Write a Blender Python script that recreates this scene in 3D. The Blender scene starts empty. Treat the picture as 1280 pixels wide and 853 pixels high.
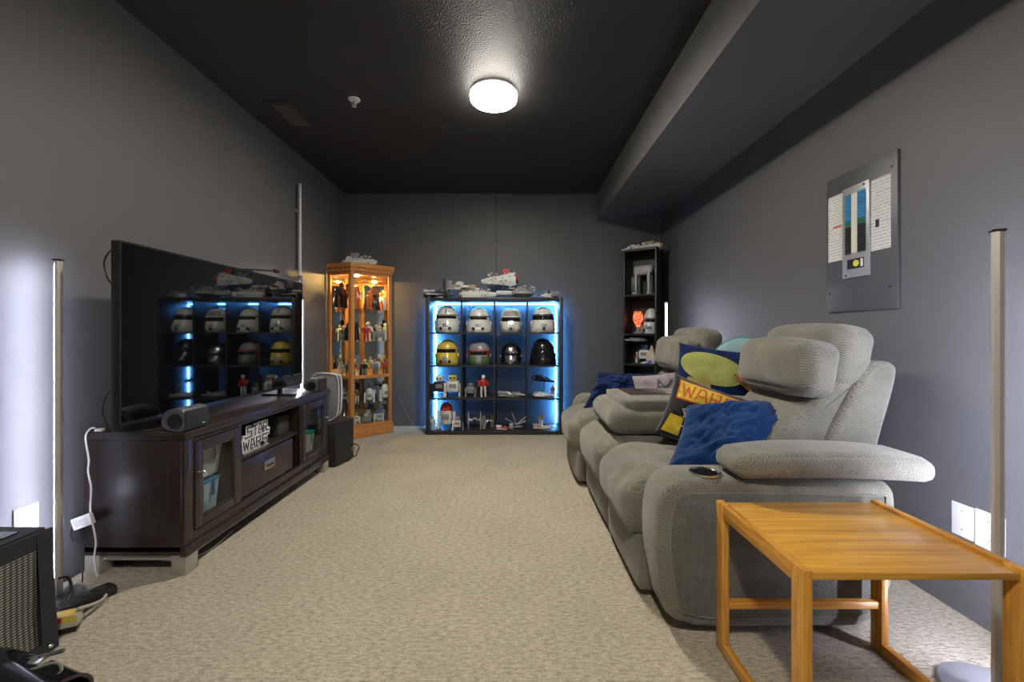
import bpy, bmesh, math, random
from mathutils import Vector, Matrix, noise
C = bpy.context.scene.collection
R = math.radians
PI = math.pi
# ------------------------------------------------------------------ camera
CAM = Vector((0, 0, 1.077)); F = 530.0; PX, PY = 641.0, 417.0
cd = bpy.data.cameras.new('camera'); cam = bpy.data.objects.new('camera', cd); C.objects.link(cam)
cam.location = CAM; cam.rotation_euler = (R(90), 0, 0)
cd.sensor_width = 36; cd.lens = F / 1280 * 36
cd.shift_x = -1.0 / 1280; cd.shift_y = -9.5 / 1280; cd.clip_start = .02
bpy.context.scene.camera = cam
sc = bpy.context.scene
# ------------------------------------------------------------------ world and exposure
w = bpy.data.worlds.new('world'); sc.world = w; w.use_nodes = True
w.node_tree.nodes['Background'].inputs[0].default_value = (.5, .55, .7, 1)
w.node_tree.nodes['Background'].inputs[1].default_value = 0.02
sc.view_settings.view_transform = 'Standard'; sc.view_settings.look = 'None'
sc.view_settings.exposure = 2.05; sc.view_settings.gamma = 1
sc.view_settings.use_curve_mapping = False
CEIL_LIGHT = 26.0      # ceiling lamp diffusers
LED_LIGHT = 24.0       # corner floor lamps
BLUE_LIGHT = 27.0      # strip behind the cube shelf
LEDCOL = (.74, .77, 1.0)
# ------------------------------------------------------------------ materials
_m = {}
def nd(nt, t, **kw):
    n = nt.nodes.new(t)
    for k, v in kw.items():
        if k in n.inputs.keys(): n.inputs[k].default_value = v
        else: setattr(n, k, v)
    return n
def base(name, col, rough=.5, metal=0, spec=.5):
    m = bpy.data.materials.new(name); m.use_nodes = True
    b = m.node_tree.nodes['Principled BSDF']
    b.inputs['Base Color'].default_value = (*col, 1)
    b.inputs['Roughness'].default_value = rough
    b.inputs['Metallic'].default_value = metal
    b.inputs['Specular IOR Level'].default_value = spec
    return m, m.node_tree, b
def mat(col, rough=.5, metal=0, spec=.5, var=.12, vs=9.0, bump=0.0, bs=60.0):
    k = (tuple(col), rough, metal, spec, var, vs, bump, bs)
    if k in _m: return _m[k]
    m, nt, b = base('painted_surface', col, rough, metal, spec)
    tc = nd(nt, 'ShaderNodeTexCoord'); n = nd(nt, 'ShaderNodeTexNoise', Scale=vs, Detail=4.0)
    nt.links.new(tc.outputs['Object'], n.inputs['Vector'])
    r = nd(nt, 'ShaderNodeMapRange'); r.inputs[3].default_value = 1 - var; r.inputs[4].default_value = 1 + var
    nt.links.new(n.outputs['Fac'], r.inputs[0])
    hs = nd(nt, 'ShaderNodeHueSaturation'); hs.inputs['Color'].default_value = (*col, 1)
    nt.links.new(r.outputs[0], hs.inputs['Value']); nt.links.new(hs.outputs[0], b.inputs['Base Color'])
    if bump:
        n2 = nd(nt, 'ShaderNodeTexNoise', Scale=bs, Detail=3.0); nt.links.new(tc.outputs['Object'], n2.inputs['Vector'])
        bp = nd(nt, 'ShaderNodeBump', Strength=bump, Distance=.004)
        nt.links.new(n2.outputs['Fac'], bp.inputs['Height']); nt.links.new(bp.outputs[0], b.inputs['Normal'])
    _m[k] = m; return m
def emit(col, s, name='lit_surface'):
    m = bpy.data.materials.new(name); m.use_nodes = True; nt = m.node_tree; nt.nodes.clear()
    e = nd(nt, 'ShaderNodeEmission'); e.inputs[0].default_value = (*col, 1); e.inputs[1].default_value = s
    o = nd(nt, 'ShaderNodeOutputMaterial'); nt.links.new(e.outputs[0], o.inputs[0]); return m
def glass_mat():
    m = bpy.data.materials.new('pane_glass'); m.use_nodes = True; nt = m.node_tree; nt.nodes.clear()
    t = nd(nt, 'ShaderNodeBsdfTransparent'); t.inputs[0].default_value = (.96, .98, .97, 1)
    g = nd(nt, 'ShaderNodeBsdfGlossy'); g.inputs['Roughness'].default_value = .02
    f = nd(nt, 'ShaderNodeFresnel'); f.inputs[0].default_value = 1.45
    mx = nd(nt, 'ShaderNodeMixShader'); o = nd(nt, 'ShaderNodeOutputMaterial')
    ge = nd(nt, 'ShaderNodeNewGeometry'); inv = nd(nt, 'ShaderNodeMath', operation='SUBTRACT'); inv.inputs[0].default_value = 1
    nt.links.new(ge.outputs['Backfacing'], inv.inputs[1]); fm_ = nd(nt, 'ShaderNodeMath', operation='MULTIPLY')
    nt.links.new(f.outputs[0], fm_.inputs[0]); nt.links.new(inv.outputs[0], fm_.inputs[1]); nt.links.new(fm_.outputs[0], mx.inputs[0]); nt.links.new(t.outputs[0], mx.inputs[1]); nt.links.new(g.outputs[0], mx.inputs[2])
    nt.links.new(mx.outputs[0], o.inputs[0]); return m
def wall_material(name, col, rough, bs, bump, var=.1):
    m, nt, b = base(name, col, rough)
    tc = nd(nt, 'ShaderNodeTexCoord')
    n = nd(nt, 'ShaderNodeTexNoise', Scale=1.6, Detail=5.0); nt.links.new(tc.outputs['Object'], n.inputs['Vector'])
    r = nd(nt, 'ShaderNodeMapRange'); r.inputs[3].default_value = 1 - var; r.inputs[4].default_value = 1 + var
    nt.links.new(n.outputs['Fac'], r.inputs[0])
    hs = nd(nt, 'ShaderNodeHueSaturation'); hs.inputs['Color'].default_value = (*col, 1)
    nt.links.new(r.outputs[0], hs.inputs['Value']); nt.links.new(hs.outputs[0], b.inputs['Base Color'])
    n2 = nd(nt, 'ShaderNodeTexNoise', Scale=bs, Detail=3.0); nt.links.new(tc.outputs['Object'], n2.inputs['Vector'])
    bp = nd(nt, 'ShaderNodeBump', Strength=bump, Distance=.01)
    nt.links.new(n2.outputs['Fac'], bp.inputs['Height']); nt.links.new(bp.outputs[0], b.inputs['Normal'])
    return m
M_WALL = wall_material('grey_wall_paint', (.108, .107, .108), .55, 90, .12)
M_CEIL = wall_material('dark_textured_ceiling', (.033, .032, .031), .45, 110, .9, .06)
def carpet_material():
    m, nt, b = base('beige_carpet', (.5, .44, .34), .95, 0, .1)
    tc = nd(nt, 'ShaderNodeTexCoord'); co = tc.outputs['Object']
    n1 = nd(nt, 'ShaderNodeTexNoise', Scale=150.0, Detail=3.0); nt.links.new(co, n1.inputs['Vector'])
    n2 = nd(nt, 'ShaderNodeTexNoise', Scale=2.4, Detail=4.0); nt.links.new(co, n2.inputs['Vector'])
    mp = nd(nt, 'ShaderNodeMapping'); mp.inputs['Scale'].default_value = (38, 95, 1); nt.links.new(co, mp.inputs[0])
    n3 = nd(nt, 'ShaderNodeTexNoise', Scale=1.0, Detail=2.0); nt.links.new(mp.outputs[0], n3.inputs['Vector'])
    cr = nd(nt, 'ShaderNodeValToRGB'); cr.color_ramp.elements[0].position = .33; cr.color_ramp.elements[1].position = .62
    cr.color_ramp.elements[0].color = (.27, .24, .18, 1); cr.color_ramp.elements[1].color = (.54, .485, .375, 1)
    ad = nd(nt, 'ShaderNodeMath', operation='MULTIPLY_ADD'); ad.inputs[1].default_value = .55; ad.inputs[2].default_value = 0
    nt.links.new(n3.outputs['Fac'], ad.inputs[0])
    a2 = nd(nt, 'ShaderNodeMath', operation='MULTIPLY_ADD'); a2.inputs[1].default_value = .45
    nt.links.new(n1.outputs['Fac'], a2.inputs[0]); nt.links.new(ad.outputs[0], a2.inputs[2]); nt.links.new(a2.outputs[0], cr.inputs[0])
    r = nd(nt, 'ShaderNodeMapRange'); r.inputs[3].default_value = .86; r.inputs[4].default_value = 1.12
    nt.links.new(n2.outputs['Fac'], r.inputs[0])
    hs = nd(nt, 'ShaderNodeHueSaturation'); nt.links.new(cr.outputs[0], hs.inputs['Color']); nt.links.new(r.outputs[0], hs.inputs['Value'])
    nt.links.new(hs.outputs[0], b.inputs['Base Color'])
    bp = nd(nt, 'ShaderNodeBump', Strength=.8, Distance=.012)
    nt.links.new(a2.outputs[0], bp.inputs['Height']); nt.links.new(bp.outputs[0], b.inputs['Normal'])
    return m
M_CARPET = carpet_material()
def wood(name, c1, c2, rough, axis, scale=1.0, coat=0.0, contrast=1.0):
    m, nt, b = base(name, c1, rough)
    tc = nd(nt, 'ShaderNodeTexCoord'); mp = nd(nt, 'ShaderNodeMapping')
    s = [22 * scale] * 3; s[axis] = 1.6 * scale; mp.inputs['Scale'].default_value = s
    nt.links.new(tc.outputs['Object'], mp.inputs[0])
    n = nd(nt, 'ShaderNodeTexNoise', Scale=1.0, Detail=8.0, Roughness=.6, Distortion=1.6); nt.links.new(mp.outputs[0], n.inputs['Vector'])
    mp2 = nd(nt, 'ShaderNodeMapping'); s = [160 * scale] * 3; s[axis] = 6 * scale; mp2.inputs['Scale'].default_value = s
    nt.links.new(tc.outputs['Object'], mp2.inputs[0])
    n2 = nd(nt, 'ShaderNodeTexNoise', Scale=1.0, Detail=2.0); nt.links.new(mp2.outputs[0], n2.inputs['Vector'])
    ma = nd(nt, 'ShaderNodeMath', operation='MULTIPLY_ADD'); ma.inputs[1].default_value = .35
    nt.links.new(n2.outputs['Fac'], ma.inputs[0]); 
    mb = nd(nt, 'ShaderNodeMath', operation='MULTIPLY'); mb.inputs[1].default_value = .65; nt.links.new(n.outputs['Fac'], mb.inputs[0])
    nt.links.new(mb.outputs[0], ma.inputs[2])
    cr = nd(nt, 'ShaderNodeValToRGB'); cr.color_ramp.elements[0].position = .5 - .14 / contrast; cr.color_ramp.elements[1].position = .5 + .1 / contrast
    cr.color_ramp.elements[0].color = (*c2, 1); cr.color_ramp.elements[1].color = (*c1, 1)
    nt.links.new(ma.outputs[0], cr.inputs[0]); nt.links.new(cr.outputs[0], b.inputs['Base Color'])
    b.inputs['Coat Weight'].default_value = coat; b.inputs['Coat Roughness'].default_value = .15
    bp = nd(nt, 'ShaderNodeBump', Strength=.15, Distance=.001)
    nt.links.new(n2.outputs['Fac'], bp.inputs['Height']); nt.links.new(bp.outputs[0], b.inputs['Normal'])
    return m
OAK = [wood('honey_oak', (.74, .37, .06), (.45, .17, .02), .35, a, 1, .2) for a in range(3)]
CAB = wood('golden_oak', (.60, .27, .075), (.40, .15, .035), .4, 2, 1, .1)
CABH = wood('golden_oak_rails', (.58, .25, .07), (.40, .15, .035), .4, 0, 1, .1)
ESP = [wood('espresso_wood', (.042, .028, .025), (.023, .015, .013), .32, a, .7, .15) for a in range(3)]
def fabric(name, col, bump=.8, herring=True, sheen=.35):
    m, nt, b = base(name, col, .92, 0, .2)
    b.inputs['Sheen Weight'].default_value = sheen; b.inputs['Sheen Roughness'].default_value = .5
    tc = nd(nt, 'ShaderNodeTexCoord'); co = tc.outputs['Object']
    n2 = nd(nt, 'ShaderNodeTexNoise', Scale=7.0, Detail=5.0, Roughness=.6); nt.links.new(co, n2.inputs['Vector'])
    r = nd(nt, 'ShaderNodeMapRange'); r.inputs[1].default_value = .3; r.inputs[2].default_value = .7
    r.inputs[3].default_value = .78; r.inputs[4].default_value = 1.2; nt.links.new(n2.outputs['Fac'], r.inputs[0])
    n1 = nd(nt, 'ShaderNodeTexNoise', Scale=260.0, Detail=2.0); nt.links.new(co, n1.inputs['Vector'])
    val = n1.outputs['Fac']
    if herring:
        sp = nd(nt, 'ShaderNodeSeparateXYZ'); nt.links.new(co, sp.inputs[0])
        u = nd(nt, 'ShaderNodeMath', operation='ADD'); nt.links.new(sp.outputs[0], u.inputs[0]); nt.links.new(sp.outputs[1], u.inputs[1])
        pp = nd(nt, 'ShaderNodeMath', operation='PINGPONG'); pp.inputs[1].default_value = .015; nt.links.new(u.outputs[0], pp.inputs[0])
        v = nd(nt, 'ShaderNodeMath', operation='ADD'); nt.links.new(sp.outputs[2], v.inputs[0]); nt.links.new(pp.outputs[0], v.inputs[1])
        k = nd(nt, 'ShaderNodeMath', operation='MULTIPLY'); k.inputs[1].default_value = 2 * PI / .0095; nt.links.new(v.outputs[0], k.inputs[0])
        sn = nd(nt, 'ShaderNodeMath', operation='SINE'); nt.links.new(k.outputs[0], sn.inputs[0])
        mm = nd(nt, 'ShaderNodeMath', operation='MULTIPLY_ADD'); mm.inputs[1].default_value = .19; nt.links.new(sn.outputs[0], mm.inputs[0])
        nt.links.new(n1.outputs['Fac'], mm.inputs[2]); val = mm.outputs[0]
    r2 = nd(nt, 'ShaderNodeMapRange'); r2.inputs[1].default_value = .25; r2.inputs[2].default_value = .75
    r2.inputs[3].default_value = .66; r2.inputs[4].default_value = 1.3; nt.links.new(val, r2.inputs[0])
    mu = nd(nt, 'ShaderNodeMath', operation='MULTIPLY'); nt.links.new(r.outputs[0], mu.inputs[0]); nt.links.new(r2.outputs[0], mu.inputs[1])
    hs = nd(nt, 'ShaderNodeHueSaturation'); hs.inputs['Color'].default_value = (*col, 1)
    nt.links.new(mu.outputs[0], hs.inputs['Value']); nt.links.new(hs.outputs[0], b.inputs['Base Color'])
    bp = nd(nt, 'ShaderNodeBump', Strength=bump, Distance=.003)
    nt.links.new(val, bp.inputs['Height']); nt.links.new(bp.outputs[0], b.inputs['Normal'])
    return m
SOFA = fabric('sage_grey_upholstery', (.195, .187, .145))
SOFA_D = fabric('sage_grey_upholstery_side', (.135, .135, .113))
NAVY = fabric('navy_velvet', (.006, .038, .13), .3, False, .12)
NAVY2 = fabric('dark_navy_velvet', (.006, .020, .085), .3, False, .08)
BLACKP = mat((.012, .012, .013), .45, var=.05)
BLACKG = mat((.008, .008, .009), .12, var=.05)
BLACKM = mat((.02, .02, .022), .8, var=.1, bump=.3, bs=400)
ALU = mat((.62, .60, .56), .45, .5, var=.04)
CHROME = mat((.75, .74, .72), .18, 1, var=.03)
NICKEL = mat((.55, .52, .46), .3, 1, var=.05)
PEWTER = mat((.40, .37, .31), .5, .2, var=.2)
WHITE = mat((.72, .72, .70), .4, var=.04)
WHITEG = mat((.70, .70, .68), .18, var=.04)
GLASS = glass_mat()
MIRROR = base('mirror_glass', (.80, .86, .83), .02, 1)[0]
# ------------------------------------------------------------------ mesh builder
class MB:
    def __init__(s): s.bm = bmesh.new()
    def _x(s, vs, M):
        if M is not None:
            for v in vs: v.co = M @ v.co
    def box(s, x0, x1, y0, y1, z0, z1, bev=0.0, M=None, seg=2):
        t = bmesh.new(); bmesh.ops.create_cube(t, size=1)
        for v in t.verts:
            v.co = Vector(((x0 + x1) / 2 + v.co.x * (x1 - x0), (y0 + y1) / 2 + v.co.y * (y1 - y0), (z0 + z1) / 2 + v.co.z * (z1 - z0)))
        if bev: bmesh.ops.bevel(t, geom=list(t.edges), offset=bev, segments=seg, profile=.5, affect='EDGES')
        s.add(t, M); return s
    def add(s, t, M=None):
        mp = {}
        for v in t.verts: mp[v] = s.bm.verts.new(M @ v.co if M is not None else v.co)
        for f in t.faces:
            try: s.bm.faces.new([mp[v] for v in f.verts])
            except ValueError: pass
        t.free()
    def rings(s, rings, cap=True, closed=True, loop=False):
        vs = [[s.bm.verts.new(p) for p in r] for r in rings]
        n = len(rings[0]); seq = list(range(len(vs) - 1))
        pairs = [(i, i + 1) for i in seq] + ([(len(vs) - 1, 0)] if loop else [])
        for a, b in pairs:
            for j in range(n if closed else n - 1):
                k = (j + 1) % n
                try: s.bm.faces.new([vs[a][j], vs[a][k], vs[b][k], vs[b][j]])
                except ValueError: pass
        if cap and not loop:
            for r, fl in ((vs[0], True), (vs[-1], False)):
                try: s.bm.faces.new(list(reversed(r)) if fl else r)
                except ValueError: pass
        return s
    def cyl(s, p0, p1, r0, r1=None, n=16):
        return s.tube([p0, p1], r0, n, r1)
    def tube(s, pts, r, n=8, r1=None, loop=False):
        pts = [Vector(p) for p in pts]; r1 = r if r1 is None else r1
        d0 = (pts[1] - pts[0]).normalized(); up = Vector((0, 0, 1)) if abs(d0.z) < .9 else Vector((1, 0, 0))
        rings = []; N = len(pts)
        for i, p in enumerate(pts):
            if loop: d = pts[(i + 1) % N] - pts[i - 1]
            else: d = pts[min(i + 1, N - 1)] - pts[max(i - 1, 0)]
            d = d.normalized() if d.length > 1e-9 else d0
            a = d.cross(up); a = a.normalized() if a.length > 1e-6 else Vector((1, 0, 0)); up = a.cross(d).normalized()
            rr = r + (r1 - r) * i / max(1, N - 1)
            rings.append([p + rr * (math.cos(2 * PI * k / n) * a + math.sin(2 * PI * k / n) * up) for k in range(n)])
        return s.rings(rings, loop=loop)
    def lathe(s, prof, c=(0, 0, 0), n=28, M=None):
        c = Vector(c); rings = []
        for r, z in prof:
            ring = [Vector((max(r, 1e-4) * math.cos(2 * PI * k / n), max(r, 1e-4) * math.sin(2 * PI * k / n), z)) for k in range(n)]
            if M is not None: ring = [M @ p for p in ring]
            rings.append([c + p for p in ring])
        return s.rings(rings)
    def prism(s, poly, f, t0, t1, bev=0.0):
        """poly: 2-D outline, f(a, b, t) -> 3-D point"""
        if bev:
            L = [(t0, bev), (t0 + bev * .3, bev * .3), (t0 + bev, 0), (t1 - bev, 0), (t1 - bev * .3, bev * .3), (t1, bev)]
            if t1 < t0: L = [(t0, bev), (t0 - bev * .3, bev * .3), (t0 - bev, 0), (t1 + bev, 0), (t1 + bev * .3, bev * .3), (t1, bev)]
        else: L = [(t0, 0), (t1, 0)]
        return s.rings([[f(a, b, t) for a, b in inset(poly, o)] for t, o in L])
    def rbox(s, c, size, r, puff=0.0, n=10, M=None, fn=None):
        """soft cushion box; puff bulges every face"""
        c = Vector(c); hx, hy, hz = (q / 2 for q in size)
        t = bmesh.new(); bmesh.ops.create_cube(t, size=2)
        bmesh.ops.subdivide_edges(t, edges=list(t.edges), cuts=n, use_grid_fill=True)
        for v in t.verts:
            u = v.co.copy()
            q = [math.copysign(abs(k) ** .8, k) for k in u]
            p = Vector((q[0] * hx, q[1] * hy, q[2] * hz))
            inn = Vector((max(-hx + r, min(hx - r, p.x)), max(-hy + r, min(hy - r, p.y)), max(-hz + r, min(hz - r, p.z))))
            d = p - inn
            if d.length > 1e-9: p = inn + d.normalized() * r
            if puff:
                for ax in range(3):
                    o = [k for k in range(3) if k != ax]
                    wgt = max(0, 1 - u[o[0]] ** 2) * max(0, 1 - u[o[1]] ** 2)
                    if abs(u[ax]) > .999: p[ax] += math.copysign(puff * wgt, u[ax])
            if fn: p = fn(p, u)
            v.co = p
        if M is not None:
            for v in t.verts: v.co = M @ v.co
        for v in t.verts: v.co += c
        s.add(t); return s
    def build(s, name, m, parent=None, local=False, ang=38, kind=None):
        bmesh.ops.remove_doubles(s.bm, verts=list(s.bm.verts), dist=1e-5)
        bmesh.ops.recalc_face_normals(s.bm, faces=list(s.bm.faces))
        off = Vector((0, 0, 0))
        if parent is not None and not local: off = parent['_o'] if False else OFF.get(parent.name, Vector())
        if off.length:
            for v in s.bm.verts: v.co -= off
        me = bpy.data.meshes.new(name); s.bm.to_mesh(me); s.bm.free()
        for p in me.polygons: p.use_smooth = True
        me.set_sharp_from_angle(angle=R(ang))
        me.materials.append(m)
        o = bpy.data.objects.new(name, me); C.objects.link(o)
        if parent is not None: o.parent = parent; OFF[o.name] = off
        if kind: o['kind'] = kind
        return o
OFF = {}
def inset(poly, o):
    if not o: return [tuple(p) for p in poly]
    n = len(poly); A = sum(poly[i][0] * poly[(i + 1) % n][1] - poly[(i + 1) % n][0] * poly[i][1] for i in range(n))
    sg = 1 if A > 0 else -1; out = []
    for i in range(n):
        a, b, c = Vector(poly[i - 1]), Vector(poly[i]), Vector(poly[(i + 1) % n])
        e1 = (b - a).normalized(); e2 = (c - b).normalized()
        n1 = Vector((-e1.y, e1.x)) * sg; n2 = Vector((-e2.y, e2.x)) * sg
        k = n1 + n2; k = k / max(.35, 1 + n1.dot(n2)); p = b + k * o
        out.append((p.x, p.y))
    return out
def smooth_poly(pts, it=3):
    for _ in range(it):
        q = []
        for i in range(len(pts)):
            a, b = pts[i], pts[(i + 1) % len(pts)]
            q += [(a[0] * .75 + b[0] * .25, a[1] * .75 + b[1] * .25), (a[0] * .25 + b[0] * .75, a[1] * .25 + b[1] * .75)]
        pts = q
    return pts
def thing(name, label, cat, loc=(0, 0, 0), rz=0, group=None):
    o = bpy.data.objects.new(name, None); C.objects.link(o); o.empty_display_size = .05
    o.location = loc; o.rotation_euler = (0, 0, rz); o['label'] = label; o['category'] = cat
    if group: o['group'] = group
    OFF[o.name] = Vector(loc); return o
def tag(o, label, cat, group=None):
    o['label'] = label; o['category'] = cat
    if group: o['group'] = group
    return o
def struct(name, mb, m, parent=None):
    o = mb.build(name, m, parent)
    if parent is None: o['kind'] = 'structure'
    return o
def P(px, py, D): return Vector(((px - PX) * D / F, D, CAM.z - (py - PY) * D / F))
def arc_path(pts, k=6):
    """Catmull-Rom through the points"""
    pts = [Vector(p) for p in pts]; q = [pts[0]] + pts + [pts[-1]]; out = []
    for i in range(1, len(q) - 2):
        for j in range(k):
            t = j / k; a, b, c, d = q[i - 1:i + 3]
            out.append(.5 * ((2 * b) + (c - a) * t + (2 * a - 5 * b + 4 * c - d) * t * t + (3 * b - a - 3 * c + d) * t ** 3))
    return out + [pts[-1]]
# ================================================================== setting
XL, XR, YB, YF, ZC = -1.94, 1.72, 4.93, -1.7, 2.70
struct('floor', MB().box(XL - .1, XR + .1, YF - .1, YB + .1, -.08, 0), M_CARPET)
struct('ceiling', MB().box(XL - .1, XR + .1, YF - .1, YB + .1, ZC, ZC + .1), M_CEIL)
struct('wall_left', MB().box(XL - .1, XL, YF - .1, YB + .1, 0, ZC), M_WALL)
struct('wall_right', MB().box(XR, XR + .1, YF - .1, YB + .1, 0, ZC), M_WALL)
struct('wall_front', MB().box(XL, XR, YF - .1, YF, 0, ZC), M_WALL)
wb = struct('wall_back', MB().box(XL, XR, YB + .012, YB + .1, 0, ZC), BLACKP)
MB().box(XL, -.199, YB, YB + .012, 0, ZC).build('panel', M_WALL, wb)
MB().box(-.187, XR, YB, YB + .012, 0, ZC).build('panel', M_WALL, wb)
struct('trim_1', MB().box(XL, .97, YB - .006, YB, ZC - .03, ZC), M_WALL)
struct('soffit', MB().prism([(.97, ZC), (.97, CAM.z + 1.309), (XR, CAM.z + 1.362), (XR, ZC)], lambda a, b, t: Vector((a, t, b)), YF, YB), M_WALL)
# ceiling vent
v = thing('ceiling_vent', 'dark rectangular louvred vent in the ceiling near the left wall', 'vent', (-1.64, 3.13, ZC))
fm = MB()
fm.box(-1.715, -1.565, 2.955, 2.975, ZC - .012, ZC, .002); fm.box(-1.715, -1.565, 3.285, 3.305, ZC - .012, ZC, .002)
fm.box(-1.715, -1.70, 2.975, 3.285, ZC - .012, ZC, .002); fm.box(-1.58, -1.565, 2.975, 3.285, ZC - .012, ZC, .002)
fm.build('frame', mat((.05, .048, .045), .5), v)
MB().box(-1.70, -1.58, 2.975, 3.285, ZC - .002, ZC).build('backing', mat((.004, .004, .004), .9), v)
sl = None
for i in range(13):
    y = 2.99 + i * .0235
    o = MB().box(-1.70, -1.58, y, y + .013, ZC - .011, ZC - .008, 0, None).build('slat', mat((.14, .13, .12), .5), v)
# sprinkler head
v = thing('fire_sprinkler', 'small white round sprinkler head on the dark ceiling', 'sprinkler', (-1.10, 2.93, ZC))
v.location = (-1.098, 2.936, ZC); OFF[v.name] = Vector(v.location); sx, sy = -1.098, 2.936
MB().lathe([(.0, ZC), (.04, ZC), (.04, ZC - .006), (.026, ZC - .016), (0, ZC - .016)], (sx, sy, 0)).build('escutcheon', WHITE, v)
m_ = MB().cyl((sx, sy, ZC - .016), (sx, sy, ZC - .04), .007)
m_.tube([(sx - .012, sy, ZC - .016), (sx - .016, sy, ZC - .035), (sx, sy, ZC - .05), (sx + .016, sy, ZC - .035), (sx + .012, sy, ZC - .016)], .003)
m_.cyl((sx, sy, ZC - .05), (sx, sy, ZC - .053), .015); m_.build('nozzle', WHITE, v)
# ceiling lamps: the one in view and an assumed twin, unseen behind the camera, added for fill
def ceiling_lamp(x, y, label, s):
    t = thing('ceiling_lamp', label, 'lamp', (x, y, ZC))
    MB().lathe([(0, ZC), (.150, ZC), (.153, ZC - .012), (.153, ZC - .022), (0, ZC - .022)], (x, y, 0), 48).build('mounting_base', WHITE, t)
    MB().lathe([(0, ZC - .060), (.154, ZC - .060), (.146, ZC - .068), (.080, ZC - .070), (0, ZC - .070)], (x, y, 0), 48).build('diffuser', s, t)
    MB().lathe([(0, ZC - .0702), (.076, ZC - .0702), (.076, ZC - .073), (0, ZC - .0735)], (x, y, 0), 48).build('centre_disc', LAMP_C, t)
    MB().lathe([(0, ZC - .022), (.156, ZC - .022), (.158, ZC - .03), (.157, ZC - .052), (.154, ZC - .060), (0, ZC - .060)], (x, y, 0), 48).build('side_ring', LAMP_S, t)
    MB().tube([(x + .077 * math.cos(a), y + .077 * math.sin(a), ZC - .072) for a in [2 * PI * k / 40 for k in range(40)]], .0035, 6, loop=True).build('ring', mat((.25, .25, .25), .5), t)
LAMP_E = emit((1, .94, .83), CEIL_LIGHT, 'lamp_diffuser'); LAMP_S = emit((1, .94, .83), CEIL_LIGHT * .36, 'lamp_side'); LAMP_C = emit((1, .94, .83), CEIL_LIGHT * 6, 'lamp_centre')
ceiling_lamp(-.1285, 2.838, 'round white ceiling lamp, lit, in the middle of the dark ceiling', LAMP_E)
ceiling_lamp(-.1285, -.25, 'assumed second round white ceiling lamp, unseen behind the viewer', LAMP_E)
# ================================================================== corner floor lamps
LED_E = emit(LEDCOL, LED_LIGHT, 'led_strip')
def led_lamp(x, y, ang, label, h=1.37, base_r=.13, em=None):
    """ang: direction (degrees, in the floor plane) in which the lit strip faces"""
    t = thing('floor_lamp', label, 'lamp', (x, y, 0), 0, 'slim vertical floor lamps round the room')
    d = Vector((math.cos(R(ang)), math.sin(R(ang)), 0)); s = Vector((-d.y, d.x, 0)); c = Vector((x, y, 0))
    Mx = Matrix(((d.x, s.x, 0, x), (d.y, s.y, 0, y), (0, 0, 1, 0), (0, 0, 0, 1)))
    prof = [(.003, .0115), (-.006, .0145), (-.014, .010), (-.0175, 0), (-.014, -.010), (-.006, -.0145), (.003, -.0115)]
    m = MB(); m.rings([[Mx @ Vector((a, b, z)) for a, b in prof] for z in (.02, h)]); m.build('pole', ALU, t)
    m = MB(); m.box(.0032, .0075, -.0065, .0065, .05, h - .01, .002, Mx, 1); m.build('light_strip', em or LED_E, t)
    m = MB(); m.box(-.018, .010, -.015, .015, h, h + .008, .002, Mx, 1); m.build('cap', BLACKP, t)
    MB().lathe([(0, 0), (base_r, 0), (base_r, .008), (base_r - .006, .014), (.02, .018), (0, .018)], (x, y, 0), 40).build('base', mat((.30, .30, .31), .4, .6), t)
    return t
led_lamp(-1.845, 1.717, 202, 'slim lit floor lamp standing beside the near end of the television', base_r=.085)
led_lamp(-1.80, 3.62, 250, 'slim lit floor lamp behind the far end of the television', base_r=.11)
led_lamp(1.427, 1.25, 62, 'slim pale floor lamp behind the wooden side table', h=1.375, em=emit(LEDCOL, LED_LIGHT * 2.2, 'led_strip_bright'))
led_lamp(1.44, 3.98, -62, 'slim lit floor lamp between the tall black bookcase and the right wall', base_r=.11)
# ================================================================== television stand
x0, x1, y0, y1 = -1.91, -1.46, 1.89, 3.35
st = thing('television_stand', 'long dark espresso media cabinet with glass doors and metal feet along the left wall', 'cabinet', (-1.685, 2.62, 0))
MB().box(x0, x1 + .012, y0 - .012, y1 + .012, .604, .640, .006).build('top', ESP[1], st)
MB().box(x0, x1 - .01, y0, y0 + .022, .10, .604, .002).build('side_panel', ESP[2], st)
MB().box(x0, x1 - .01, y1 - .022, y1, .10, .604, .002).build('side_panel', ESP[2], st)
MB().box(x0, x0 + .01, y0 + .022, y1 - .022, .12, .604).build('back_panel', ESP[1], st)
MB().box(x0, x1 - .01, y0, y1, .085, .125, .003).build('bottom_panel', ESP[1], st)
for yy in (2.272, 2.925): MB().box(x0 + .01, x1 - .016, yy - .01, yy + .01, .125, .604).build('divider', ESP[2], st)
fr = MB()
fr.box(x1 - .02, x1, y0 - .004, y0 + .052, .10, .604, .004); fr.box(x1 - .02, x1, y1 - .052, y1 + .004, .10, .604, .004)
fr.box(x1 - .02, x1, 2.262, 2.282, .17, .584, .002); fr.box(x1 - .02, x1, 2.915, 2.935, .17, .584, .002)
fr.box(x1 - .02, x1, y0 + .05, y1 - .05, .582, .604, .003); fr.box(x1 - .02, x1, y0 + .05, y1 - .05, .12, .172, .004)
fr.box(x1 - .018, x1 + .012, y0 - .012, y1 + .012, .083, .122, .006)
fr.build('face_frame', ESP[1], st)
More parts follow.
